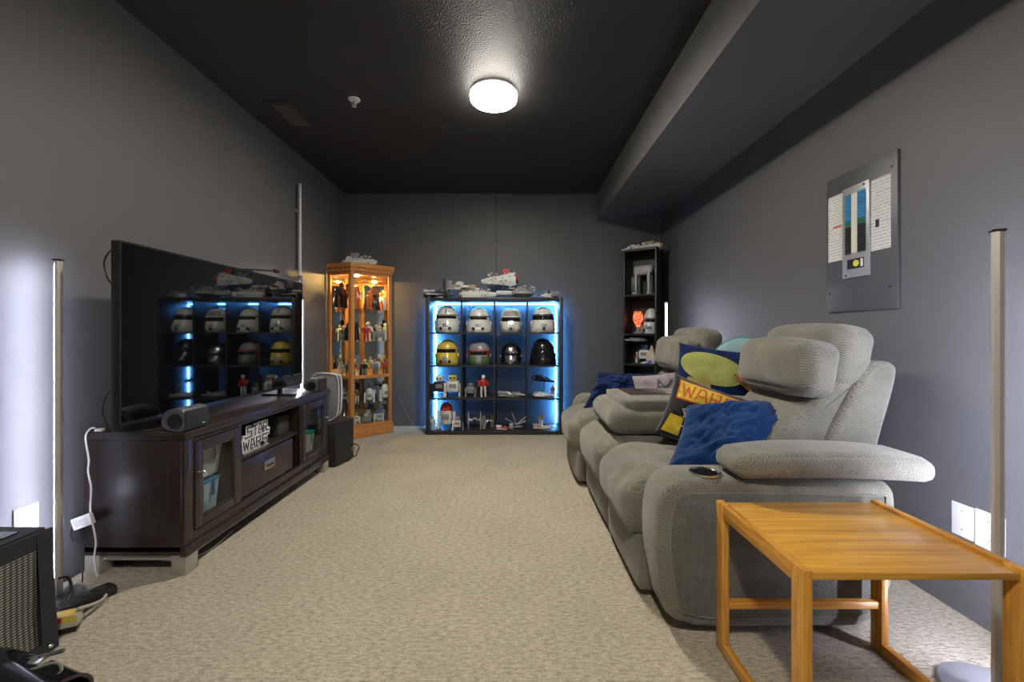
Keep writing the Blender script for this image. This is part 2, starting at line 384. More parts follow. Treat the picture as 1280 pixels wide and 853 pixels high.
def cab_door(ya, yb, knob_y, fwd):
    za, zb = .176, .578; f = .045; xx = x1 + .006
    m = MB(); m.box(x1 - .012, xx, ya, ya + f, za, zb, .003); m.box(x1 - .012, xx, yb - f, yb, za, zb, .003)
    m.box(x1 - .012, xx, ya + f, yb - f, za, za + f, .003); m.box(x1 - .012, xx, ya + f, yb - f, zb - f, zb, .003)
    b = .007
    for q in ((ya + f, ya + f + b), (yb - f - b, yb - f)): m.box(x1 - .008, xx - .004, q[0], q[1], za + f, zb - f)
    for q in ((za + f, za + f + b), (zb - f - b, zb - f)): m.box(x1 - .008, xx - .004, ya + f, yb - f, q[0], q[1])
    d = m.build('door', ESP[2], st)
    MB().box(x1 - .005, x1 - .002, ya + f, yb - f, za + f, zb - f).build('pane', GLASS, d)
    k = MB(); k.lathe([(0, 0), (.006, 0), (.005, .012), (.012, .017), (.013, .024), (.008, .029), (0, .030)], (xx, knob_y, .43), 16, Matrix.Rotation(R(90), 3, 'Y'))
    k.build('knob', CHROME, d)
cab_door(1.945, 2.260, 1.968, 1); cab_door(2.938, 3.295, 3.272, 1)
MB().box(x0 + .01, x1 - .016, 2.282, 2.915, .385, .402, .002).build('shelf', ESP[1], st)
dr = MB().box(x1 - .035, x1 - .008, 2.285, 2.83, .18, .378, .003).build('drawer', ESP[1], st)
h = MB(); h.box(x1 - .008, x1 - .002, 2.50, 2.61, .265, .317, .002); h.build('handle', NICKEL, dr)
h = MB(); h.box(x1 - .002, x1 + .0005, 2.52, 2.59, .280, .303, .001); h.build('handle_recess', mat((.03, .025, .02), .5), dr)
h = MB(); h.box(x1 - .002, x1 + .004, 2.518, 2.592, .296, .306, .001); h.build('handle_pull', NICKEL, dr)
for xx in (x1 - .06, x0 + .005):
    for yy in (y0 - .004, y1 - .075):
        MB().box(xx, xx + .065, yy, yy + .075, 0, .086, .002).build('leg', PEWTER, st)
MB().box(x1 - .045, x1 - .02, y0 + .07, y1 - .07, .058, .084).build('base_rail', PEWTER, st)
MB().box(x0 + .06, x1 - .05, y0 + .015, y0 + .035, .058, .084).build('base_rail', PEWTER, st)
# bins inside
def bin_(xa, xb, ya, yb, z, hgt, m1, m2, label):
    t = thing('storage_bin', label, 'bin', ((xa + xb) / 2, (ya + yb) / 2, z))
    q = MB()
    def rg(ins, zz): return [Vector((xa + ins, ya + ins, zz)), Vector((xb - ins, ya + ins, zz)), Vector((xb - ins, yb - ins, zz)), Vector((xa + ins, yb - ins, zz))]
    q.rings([rg(.018, z), rg(.004, z + hgt), rg(.008, z + hgt), rg(.02, z + .01)]); q.build('tub', m1, t)
    l = MB(); l.box(xa - .003, xb + .003, ya - .003, yb + .003, z + hgt, z + hgt + .012, .004); l.box(xa + .03, xb - .03, ya + .03, yb - .03, z + hgt + .012, z + hgt + .018, .003)
    l.build('lid', m2, t)
    for yy in (ya + .05, yb - .06):
        MB().box(xb - .002, xb + .008, yy, yy + .012, z + hgt - .07, z + hgt, .002).build('latch', m2, t)
CLEARB = mat((.30, .40, .46), .3); BLUEL = mat((.03, .14, .30), .35); GREYT = mat((.32, .33, .32), .4); GREENL = mat((.01, .20, .09), .35)
bin_(-1.78, -1.51, 2.00, 2.19, .1255, .21, CLEARB, BLUEL, 'translucent tub with blue lid at the bottom behind the near glass door')
bin_(-1.78, -1.51, 1.99, 2.21, .3625, .15, GREYT, mat((.42, .42, .41), .4), 'grey lidded tub stacked on the blue-lidded one behind the near glass door')
bin_(-1.78, -1.52, 3.00, 3.26, .1255, .20, GREYT, GREENL, 'grey tub with green lid behind the far glass door')
t = thing('game_controller', 'grey game controller on the green-lidded tub', 'controller', (-1.60, 3.08, .345))
m = MB(); m.rbox((-1.60, 3.08, .378), (.10, .12, .055), .02, .004, 5); m.build('body', mat((.35, .35, .36), .5), t)
m = MB(); m.rbox((-1.58, 3.02, .362), (.05, .03, .035), .014, 0, 4); m.build('grip', mat((.35, .35, .36), .5), t)
m = MB(); m.rbox((-1.58, 3.14, .362), (.05, .03, .035), .014, 0, 4); m.build('grip', mat((.35, .35, .36), .5), t)
t = thing('toy_robot', 'small silver toy figure beside the grey controller on the green-lidded tub', 'toy', (-1.60, 3.20, .345))
m = MB(); m.box(-1.625, -1.575, 3.185, 3.225, .385, .45, .006); m.build('body', mat((.5, .5, .5), .35), t)
m = MB(); m.box(-1.62, -1.60, 3.19, 3.22, .345, .385, .003); m.box(-1.595, -1.58, 3.19, 3.22, .345, .385, .003); m.build('legs', BLACKP, t)
m = MB(); m.lathe([(0, .45), (.02, .45), (.02, .47), (.01, .485), (0, .487)], (-1.60, 3.205, 0), 14); m.build('head', mat((.4, .38, .3), .4), t)
t = thing('game_box', 'dark grey box standing at the far end of the open cubby', 'box', (-1.62, 2.83, .402))
MB().box(-1.80, -1.53, 2.76, 2.90, .402, .53, .003).build('body', mat((.035, .037, .037), .5), t)
MB().box(-1.54, -1.528, 2.775, 2.885, .412, .52, .002).build('front_panel', mat((.06, .062, .062), .4), t)
# stroke letters -----------------------------------------------------------
L = {'S': [[(1.5, 1), (.1, 1), (.1, .55), (.95, .55), (.95, 0), (-.5, 0)]],
     'T': [[(0, 1), (1, 1)], [(.5, 1), (.5, 0)]],
     'A': [[(.0, 0), (.32, 1), (.68, 1), (1, 0)], [(.2, .38), (.8, .38)]],
     'R': [[(.05, 0), (.05, 1), (.85, 1), (.85, .5), (.05, .5)], [(.45, .5), (.9, 0), (1.4, 0)]],
     'W': [[(0, 1), (.22, 0), (.5, .8), (.78, 0), (1, 1)]],
     'Z': [[(1.4, 1), (.1, 1), (.1, .55), (.95, .55), (.95, 0), (0, 0)]]}
def strokes(word, wl, gap, sc_):
    """segments of a word in letter units: list of ((x,y),(x,y))"""
    out = []; x = 0
    for ch in word:
        for pl in L[ch]:
            for a, b in zip(pl, pl[1:]):
                out.append(((x + a[0] * wl, a[1]), (x + b[0] * wl, b[1])))
        x += wl * (1 + gap) if ch not in sc_ else wl * sc_[ch]
    return out
def seg_quads(segs, wd):
    q = []
    for a, b in segs:
        a = Vector(a); b = Vector(b); d = (b - a).normalized(); n = Vector((-d.y, d.x)) * wd / 2
        a = a - d * wd / 2; b = b + d * wd / 2
        q.append([a - n, b - n, b + n, a + n])
    return q
t = thing('letter_sign', 'white sign of raised outlined letters reading STAR WARS in the open cubby', 'sign', (-1.49, 2.44, .402))
def sign_word(word, ylo, yhi, zb, zh, nm, sc_):
    segs = strokes(word, 1.0, .22, sc_)
    xs = [p[0] for s_ in segs for p in s_]; mn, mx = min(xs), max(xs); k = (yhi - ylo) / (mx - mn)
    S = [((ylo + (a[0] - mn) * k, zb + a[1] * zh), (ylo + (b[0] - mn) * k, zb + b[1] * zh)) for a, b in segs]
    m = MB()
    for i, q in enumerate(seg_quads(S, .024)):
        m.prism([tuple(p) for p in q], lambda a, b, tt: Vector((tt, a, b)), -1.505, -1.485 + (i % 5) * .0002)
    o = m.build('word_' + nm, WHITE, t)
    m = MB()
    for i, q in enumerate(seg_quads(S, .0065)):
        m.prism([tuple(p) for p in q], lambda a, b, tt: Vector((tt, a, b)), -1.484, -1.4815 + (i % 5) * .0001)
    m.build('letter_core', mat((.06, .06, .06), .5), o)
sign_word('STAR', 2.345, 2.58, .495, .052, 'upper', {'S': 1.25})
sign_word('WARZ', 2.335, 2.575, .424, .052, 'lower', {})
MB().box(-1.51, -1.478, 2.335, 2.575, .402, .413, .002).build('foot', mat((.2, .2, .2), .3), t)
# ================================================================== television
XT = -1.62; ya, yb, za, zb = 1.745, 3.262, .690, 1.462
tv = thing('television', 'large black flat-screen television with glossy dark screen on the media cabinet', 'television', (-1.66, 2.5, .64))
MB().box(XT - .035, XT - .001, ya, yb, za, zb, .003).build('casing', BLACKP, tv)
SCREEN, nt, b = base('black_glass_screen', (.003, .003, .0035), .03, 0, .9)
b.inputs['Coat Weight'].default_value = .7; b.inputs['Coat Roughness'].default_value = .02
MB().box(XT - .001, XT + .0008, ya + .008, yb - .008, za + .016, zb - .008).build('screen', SCREEN, tv)
m = MB(); q = .008
m.box(XT - .001, XT + .002, ya, ya + q, za, zb); m.box(XT - .001, XT + .002, yb - q, yb, za, zb)
m.box(XT - .001, XT + .002, ya + q, yb - q, zb - q, zb); m.box(XT - .001, XT + .002, ya + q, yb - q, za, za + .016); m.build('bezel', mat((.02, .02, .022), .25), tv)
MB().box(XT - .07, XT - .035, ya + .35, yb - .35, za + .06, zb - .3, .01).build('rear_housing', BLACKP, tv)
for yy in (2.10, 2.98):
    m = MB(); m.box(XT - .14, XT + .10, yy - .012, yy + .012, .6405, .652, .004); m.box(XT - .03, XT - .006, yy - .012, yy + .012, .65, .70, .003); m.build('foot', BLACKP, tv)
t = thing('webcam', 'small black webcam on a short arm clipped to the top edge of the television', 'camera', (XT - .02, 2.62, zb))
m = MB(); m.box(XT - .04, XT + .004, 2.58, 2.64, zb + .0005, zb + .010, .002); m.build('clip', BLACKP, t)
m = MB(); m.cyl((XT - .01, 2.62, zb + .012), (XT + .02, 2.84, zb + .034), .006, .006, 10); m.build('arm', BLACKP, t)
m = MB(); m.rbox((XT + .022, 2.865, zb + .036), (.03, .05, .028), .012, 0, 4); m.build('lens_housing', BLACKP, t)
tag(MB().tube(arc_path([(-1.66, 1.76, 1.42), (-1.70, 1.79, 1.425), (-1.735, 1.80, 1.38), (-1.72, 1.80, 1.31), (-1.665, 1.78, 1.27)]), .0035, 8).build('cable', BLACKP), 'thin black cable looping out behind the top left of the television', 'cable')
tag(MB().tube(arc_path([(-1.67, 1.80, .86), (-1.72, 1.80, .82), (-1.76, 1.82, .74), (-1.74, 1.84, .66), (-1.68, 1.86, .646), (-1.62, 1.9, .646)]), .003, 8).build('cable', BLACKP), 'thin black cable drooping from the lower left back of the television', 'cable')
# small speakers on the stand
def sat_speaker(y, label):
    t = thing('small_speaker', label, 'speaker', (-1.50, y, .6405), 0)
    prof = smooth_poly([(-1.448, .6405), (-1.448, .738), (-1.50, .746), (-1.545, .728), (-1.560, .69), (-1.545, .652), (-1.50, .6405)], 2)
    prof = [(min(a, -1.452), max(.6408, b_)) for a, b_ in prof]
    MB().prism(prof, lambda a, b_, tt: Vector((a, tt, b_)), y - .075, y + .075, .006).build('casing', mat((.10, .10, .115), .45), t)
    MB().box(-1.4525, -1.446, y - .072, y + .072, .646, .733, .002).build('grille', BLACKM, t)
    c = MB(); c.lathe([(0, 0), (.034, 0), (.031, .008), (0, .010)], (-1.492, y - .075, .688), 24, Matrix.Rotation(R(90), 3, 'X')); c.build('end_port', BLACKP, t)
    MB().box(-1.446, -1.4445, y + .02, y + .042, .660, .6645).build('badge', CHROME, t)
sat_speaker(1.948, 'small black speaker at the near front corner of the media cabinet')
sat_speaker(3.225, 'small black speaker at the far front corner of the media cabinet')
# subwoofer and console
t = thing('subwoofer', 'black boxy subwoofer on the carpet at the far end of the media cabinet', 'speaker', (-1.5, 3.5, 0))
sp = [(-1.62, 3.385), (-1.42, 3.40), (-1.375, 3.57), (-1.375, 3.66), (-1.62, 3.66)]
MB().prism(sp, lambda a, b, tt: Vector((a, b, tt)), .012, .352, .006).build('casing', mat((.018, .018, .02), .5), t)
MB().prism(inset(sp, .004), lambda a, b, tt: Vector((a, b, tt)), .352, .356).build('top_plate', mat((.05, .035, .03), .3), t)
MB().box(-1.40, -1.372, 3.585, 3.645, .07, .13, .003).build('port', BLACKG, t)
for xx, yy in ((-1.60, 3.40), (-1.44, 3.42), (-1.60, 3.64), (-1.40, 3.64)): MB().cyl((xx, yy, 0), (xx, yy, .012), .012, n=12).build('foot', BLACKP, t)
t = thing('game_console', 'tall white-edged game console standing on the black subwoofer', 'console', (-1.55, 3.52, .356))
cp = smooth_poly([(-1.68, .3565), (-1.44, .3565), (-1.425, .55), (-1.43, .72), (-1.47, .748), (-1.68, .752)], 2)
cp = [(a, max(.3565, b)) for a, b in cp]
MB().prism(cp, lambda a, b, tt: Vector((a, tt, b)), 3.475, 3.487, .002).build('side_panel', mat((.20, .20, .21), .35), t)
MB().tube([(a, 3.476, b) for a, b in cp], .0055, 6, loop=True).build('edge_trim', mat((.6, .6, .62), .3), t)
MB().prism(inset(cp, .012), lambda a, b, tt: Vector((a, tt, b)), 3.487, 3.548).build('core', BLACKG, t)
MB().prism(cp, lambda a, b, tt: Vector((a, tt, b)), 3.548, 3.56, .002).build('side_panel', mat((.55, .55, .57), .35), t)
tag(MB().tube(arc_path([(-1.376, 3.6, .12), (-1.34, 3.6, .14), (-1.31, 3.61, .11), (-1.33, 3.62, .06), (-1.37, 3.68, .01), (-1.45, 3.72, .008)]), .004, 8).build('cable', BLACKP), 'black cable looping out of the subwoofer', 'cable')
# ================================================================== wall-hung toy sword
t = thing('toy_light_sword', 'unlit toy sword with long white tube blade hung upright on the left wall', 'toy', (-1.90, 3.78, 1.36))
sx, sy = -1.895, 3.775
def zz(py): return CAM.z - (py - PY) * sy / F
m = MB(); m.cyl((sx, sy, zz(345)), (sx, sy, zz(231)), .013, .013, 16); m.lathe([(.013, 0), (.011, .008), (.005, .013), (0, .014)], (sx, sy, zz(231)), 16); m.build('blade', mat((.5, .5, .53), .35), t)
m = MB(); z0 = zz(378)
m.lathe([(0, z0), (.02, z0), (.02, z0 + .02), (.015, z0 + .025), (.015, z0 + .07), (.021, z0 + .075), (.021, z0 + .13), (.016, z0 + .14), (.016, z0 + .19), (.022, z0 + .2), (.022, zz(345)), (0, zz(345))], (sx, sy, 0), 20); m.build('hilt', CHROME, t)
for k in range(4): MB().lathe([(.015, 0), (.0175, .002), (.0175, .007), (.015, .009)], (sx, sy, z0 + .03 + k * .011), 16).build('grip_ring', BLACKP, t)
MB().box(sx + .01, sx + .03, sy - .012, sy + .012, z0 + .085, z0 + .12, .003).build('switch_box', mat((.3, .08, .05), .4), t)
m = MB(); m.box(XL, sx - .012, sy - .012, sy + .012, zz(352), zz(346), .002); m.build('wall_bracket', CHROME, t); m = MB(); m.box(XL, sx - .01, sy - .012, sy + .012, zz(266), zz(262), .002); m.build('wall_bracket', CHROME, t)
# ================================================================== display curio cabinet
cA = Vector((-1.94 + .012, 4.93 - .012)); 
pm, pr = Vector((-1.64, 4.30)), Vector((-1.318, 4.62)); pl_, pq = Vector((-1.926, 4.42)), Vector((-1.43, 4.916))
pentagon = [tuple(pl_), tuple(pm), tuple(pr), tuple(pq), (cA.x, cA.y)]
ZT = 1.80
cb = thing('display_cabinet', 'tall lit oak corner display cabinet with glass panes and shelves of toys', 'cabinet', (-1.66, 4.66, 0))
up = lambda a, b, tt: Vector((a, b, tt))
def outset(p, o): return [(max(-1.938, min(5, a)), min(4.928, b)) for a, b in inset(p, -o)]
MB().prism(outset(pentagon, .018), up, 0, .095, .004).build('plinth', CABH, cb)
MB().prism(outset(pentagon, .006), up, .095, .115, .003).build('bottom_board', CABH, cb)
MB().prism(outset(pentagon, .012), up, ZT - .088, ZT - .05, .004).build('cornice', CABH, cb)
MB().prism(outset(pentagon, .024), up, ZT - .05, ZT, .006).build('top_board', CABH, cb)
def post(p, q, w_=.034, d=.03, name='post'):
    """post at p, reaching w_ along direction to q, depth d inwards"""
    u = (q - p).normalized(); nn = Vector((-u.y, u.x)); c = Vector((-1.72, 4.75))
    if (c - p).dot(nn) < 0: nn = -nn
    return [tuple(p), tuple(p + u * w_), tuple(p + u * w_ + nn * d), tuple(p + nn * d)]
for p, q in ((pm, pr), (pr, pm), (pm, pl_), (pl_, pm), (pr, pq), (pq, pr)):
    MB().prism(post(p, q, .036 if p in (pm, pr) else .03, .022), up, .115, ZT - .088, .002).build('post', CAB, cb)
MB().box(cA.x, cA.x + .022, cA.y - .022, cA.y, .115, ZT - .088).build('back_post', CAB, cb)
def rail(p, q, z0, z1, d=.018, o=.034):
    u = (q - p).normalized(); a, b = p + u * o, q - u * o; nn = Vector((-u.y, u.x))
    if (Vector((-1.72, 4.75)) - p).dot(nn) < 0: nn = -nn
    return MB().prism([tuple(a + nn * .002), tuple(b + nn * .002), tuple(b + nn * d), tuple(a + nn * d)], up, z0, z1, .002)
for p, q in ((pl_, pm), (pm, pr), (pr, pq)):
    rail(p, q, .608, .642).build('rail', CABH, cb); rail(p, q, ZT - .115, ZT - .088).build('rail', CABH, cb); rail(p, q, .115, .135).build('rail', CABH, cb)
    for z0, z1 in ((.135, .608), (.642, ZT - .115)):
        u = (q - p).normalized(); a, b = p + u * .034, q - u * .034; nn = Vector((-u.y, u.x))
        if (Vector((-1.72, 4.75)) - p).dot(nn) < 0: nn = -nn
        MB().prism([tuple(a + nn * .008), tuple(b + nn * .008), tuple(b + nn * .011), tuple(a + nn * .011)], up, z0, z1).build('pane', GLASS, cb)
MB().box(cA.x + .001, cA.x + .006, pl_.y + .03, cA.y - .024, .115, ZT - .09).build('mirror_back', MIRROR, cb)
MB().box(cA.x + .024, pq.x - .03, cA.y - .006, cA.y - .001, .115, ZT - .09).build('mirror_back', MIRROR, cb)
u = (pr - pm).normalized(); kp = pr - u * .018
MB().lathe([(0, 0), (.006, 0), (.009, .012), (.004, .016), (0, .016)], (kp.x, kp.y, 1.70), 12, Matrix.Rotation(R(-45), 3, 'Z') @ Matrix.Rotation(R(90), 3, 'X')).build('latch', BLACKP, cb)
SH = [.345, .625, .99, 1.335]
shelf_poly = inset(pentagon, .022)
for z in SH: MB().prism(shelf_poly, up, z - .006, z).build('glass_shelf', GLASS if z != .625 else CABH, cb)
warm = MB().lathe([(0, ZT - .089), (.028, ZT - .089), (.028, ZT - .094), (.02, ZT - .102), (0, ZT - .103)], (-1.70, 4.62, 0), 20).build('spot_lamp', emit((1, .58, .18), 260, 'warm_spot'), cb)
# ------------------------------------------------------------------ toys
random.seed(11)
PAL = {'white': (.68, .68, .65), 'black': (.012, .012, .014), 'brown': (.14, .06, .03), 'tan': (.42, .30, .17), 'orange': (.62, .16, .03),
       'grey': (.24, .24, .25), 'green': (.08, .17, .06), 'red': (.45, .03, .02), 'yellow': (.62, .48, .08), 'blue': (.05, .14, .38), 'silver': (.5, .5, .52)}
def pm_(c, r=.4): return mat(PAL[c], r, .5 if c == 'silver' else 0, var=.05)
_fig = {}
def figurine(x, y, z, h, c1, c2, rz, label, cat='figurine', group='toy figurines in the oak cabinet', cape=False, style=0):
    key = (c1, c2, cape, style)
    t = thing('toy_figurine' if style == 0 else 'toy_robot', label, cat, (x, y, z), rz, group); t.scale = (h, h, h)
    if key in _fig:
        for ch in _fig[key]:
            c = ch.copy(); C.objects.link(c); c.parent = t
        return t
    out = []
    if style == 0:
        m = MB(); m.rbox((0, 0, .60), (.27, .16, .30), .06, .01, 4, fn=lambda p, u: Vector((p.x * (1 + .15 * u.z), p.y, p.z))); out.append(m.build('body', pm_(c1), t, True))
        m = MB(); m.rbox((0, -.01, .87), (.17, .18, .20), .08, 0, 5); m.cyl((0, 0, .73), (0, 0, .80), .04, n=8); out.append(m.build('head', pm_(c2), t, True))
        for s in (-1, 1):
            m = MB(); m.tube([(s * .16, 0, .72), (s * .20, -.01, .58), (s * .18, -.12, .47)], .045, 8, .035); out.append(m.build('arm', pm_(c1), t, True))
            m = MB(); m.tube([(s * .07, 0, .48), (s * .085, -.01, .25), (s * .09, 0, .04)], .06, 8, .045); m.rbox((s * .09, -.03, .03), (.09, .17, .06), .025, 0, 3); out.append(m.build('leg', pm_(c2 if c2 != 'tan' else c1), t, True))
        if cape:
            m = MB(); m.rings([[Vector((.17 * k * (1 + (1 - zz_) * .5), .09 + .07 * (1 - zz_) + dy, .06 + .70 * zz_)) for k in (-1, -.4, .4, 1)] + [Vector((.17 * k * (1 + (1 - zz_) * .5), .11 + .07 * (1 - zz_) + dy, .06 + .70 * zz_)) for k in (1, .4, -.4, -1)] for zz_, dy in ((0, 0), (.35, .01), (.7, 0), (1, -.02))])
            out.append(m.build('cape', pm_('black' if c1 != 'black' else 'black', .7), t, True))
    elif style == 1:   # domed barrel robot
        m = MB(); m.lathe([(0, .18), (.2, .18), (.22, .24), (.22, .66), (0, .66)], n=20); out.append(m.build('body', pm_(c1), t, True))
        m = MB(); m.lathe([(.22, .67), (.21, .76), (.16, .87), (.08, .93), (0, .95)], n=20); out.append(m.build('dome', pm_(c2), t, True))
        for s in (-1, 1):
            m = MB(); m.box(s * .29 - .05, s * .29 + .05, -.08, .08, .08, .64, .02); m.box(s * .29 - .07, s * .29 + .07, -.16, .14, 0, .12, .03); out.append(m.build('leg', pm_(c1), t, True))
        m = MB(); m.box(-.12, .12, -.235, -.20, .36, .56, .01); out.append(m.build('front_panel', pm_('grey'), t, True))
        m = MB(); m.lathe([(0, 0), (.035, 0), (.03, .03), (0, .035)], (0, -.17, .78), 10, Matrix.Rotation(R(90), 3, 'X')); out.append(m.build('eye', pm_('black', .2), t, True))
    elif style == 2:   # boxy squat robot
        m = MB(); m.box(-.26, .26, -.18, .18, .25, .72, .05); out.append(m.build('body', pm_(c1), t, True))
        m = MB(); m.box(-.17, .17, -.16, .14, .74, .98, .05); out.append(m.build('head', pm_(c2), t, True))
        for s in (-1, 1):
            m = MB(); m.box(s * .34 - .06, s * .34 + .06, -.1, .1, .2, .62, .03); m.box(s * .34 - .07, s * .34 + .07, -.2, .12, 0, .2, .03); out.append(m.build('leg', pm_(c1), t, True))
            m = MB(); m.lathe([(0, 0), (.045, 0), (.04, .03), (0, .035)], (s * .075, -.165, .86), 10, Matrix.Rotation(R(90), 3, 'X')); out.append(m.build('eye', pm_('black', .2), t, True))
        m = MB(); m.box(-.16, .16, -.20, -.17, .42, .60, .01); out.append(m.build('front_panel', pm_('grey'), t, True))
    _fig[key] = out
    return t
# positions in the pentagon, as (fraction along the front, depth) in the 45 degree frame
fu = (pr - pm).normalized(); fn_ = Vector((-fu.y, fu.x))
def cpos(a, d): return pm + fu * a + fn_ * d
LEV = [(.1155, 'on the oak cabinet floor'), (.3455, "on the oak cabinet's lowest glass shelf"), (.6255, "on the oak cabinet's wooden middle shelf"),
       (.9905, "on the oak cabinet's second shelf down"), (1.3355, "on the oak cabinet's lit top shelf")]
rows = [
 [(0, .10, 'blue', 'white', 2), (1, .10, 'white', 'white', 2), (2, .11, 'white', 'grey', 1), (3, .12, 'white', 'tan', 2), (4, .12, 'grey', 'white', 2), (5, .13, 'green', 'white', 2), (6, .15, 'white', 'blue', 1), (7, .16, 'grey', 'grey', 2)],
 [(0, .15, 'white', 'white', 2), (1, .14, 'tan', 'white', 0), (2, .15, 'orange', 'tan', 0), (3, .14, 'brown', 'white', 0), (4, .16, 'white', 'white', 1), (5, .15, 'white', 'grey', 0), (6, .19, 'white', 'white', 1)],
 [(0, .16, 'white', 'white', 0), (1, .17, 'blue', 'grey', 0), (2, .18, 'brown', 'tan', 0), (3, .19, 'grey', 'white', 0), (4, .17, 'black', 'grey', 0), (5, .18, 'yellow', 'yellow', 0), (6, .18, 'grey', 'grey', 0), (7, .19, 'white', 'black', 0), (8, .18, 'red', 'brown', 0)],
 [(0, .17, 'grey', 'silver', 0), (1, .20, 'black', 'silver', 0), (2, .27, 'black', 'black', 0), (3, .20, 'white', 'tan', 0), (4, .20, 'red', 'tan', 0), (5, .22, 'white', 'white', 0), (6, .16, 'grey', 'white', 2), (7, .15, 'white', 'white', 0)],
 [(0, .29, 'black', 'brown', 0), (1, .27, 'brown', 'black', 0), (2, .31, 'orange', 'tan', 0), (3, .26, 'white', 'orange', 0), (4, .20, 'orange', 'orange', 0), (5, .17, 'black', 'black', 2), (6, .13, 'white', 'white', 0)]]
ORD = ['leftmost', 'second from left', 'third from left', 'fourth from left', 'fifth from left', 'sixth from left', 'seventh from left', 'eighth from left', 'rightmost']
for r_, (z, wh) in enumerate(LEV):
    n_ = len(rows[r_])
    for (i, h, c1, c2, sty) in rows[r_]:
        if i < 2: p = Vector((-1.80 + .075 * i, 4.46 - .02 * i + .03 * (r_ % 2)))
        else:
            k = (i - 2) / max(1, n_ - 3); p = cpos(.05 + .36 * k, .07 + (.10 if i % 2 else .0))
        o_ = ORD[i] if i < n_ - 1 else 'rightmost'
        nm = 'figurine' if sty == 0 else 'robot toy'
        figurine(p.x, p.y, z, h, c1, c2, R(35 + random.uniform(-18, 18)), f'{c1} {nm}, {c2} head, {o_} {wh}', cape=(c1 == 'black'), style=sty)
# small orange book-like backing card on the top shelf
p = cpos(.36, .20)
t = thing('display_card', 'brown display card leaning at the back of the lit top shelf of the oak cabinet', 'card', (p.x, p.y, 1.3355), R(45))
m = MB(); m.box(-.05, .05, -.003, .003, 0, .24, .001); m.build('card', mat((.30, .12, .04), .6), t, True)
m = MB(); m.box(-.035, .035, -.0045, -.003, .06, .17); m.build('print', mat((.12, .06, .04), .6), t, True)
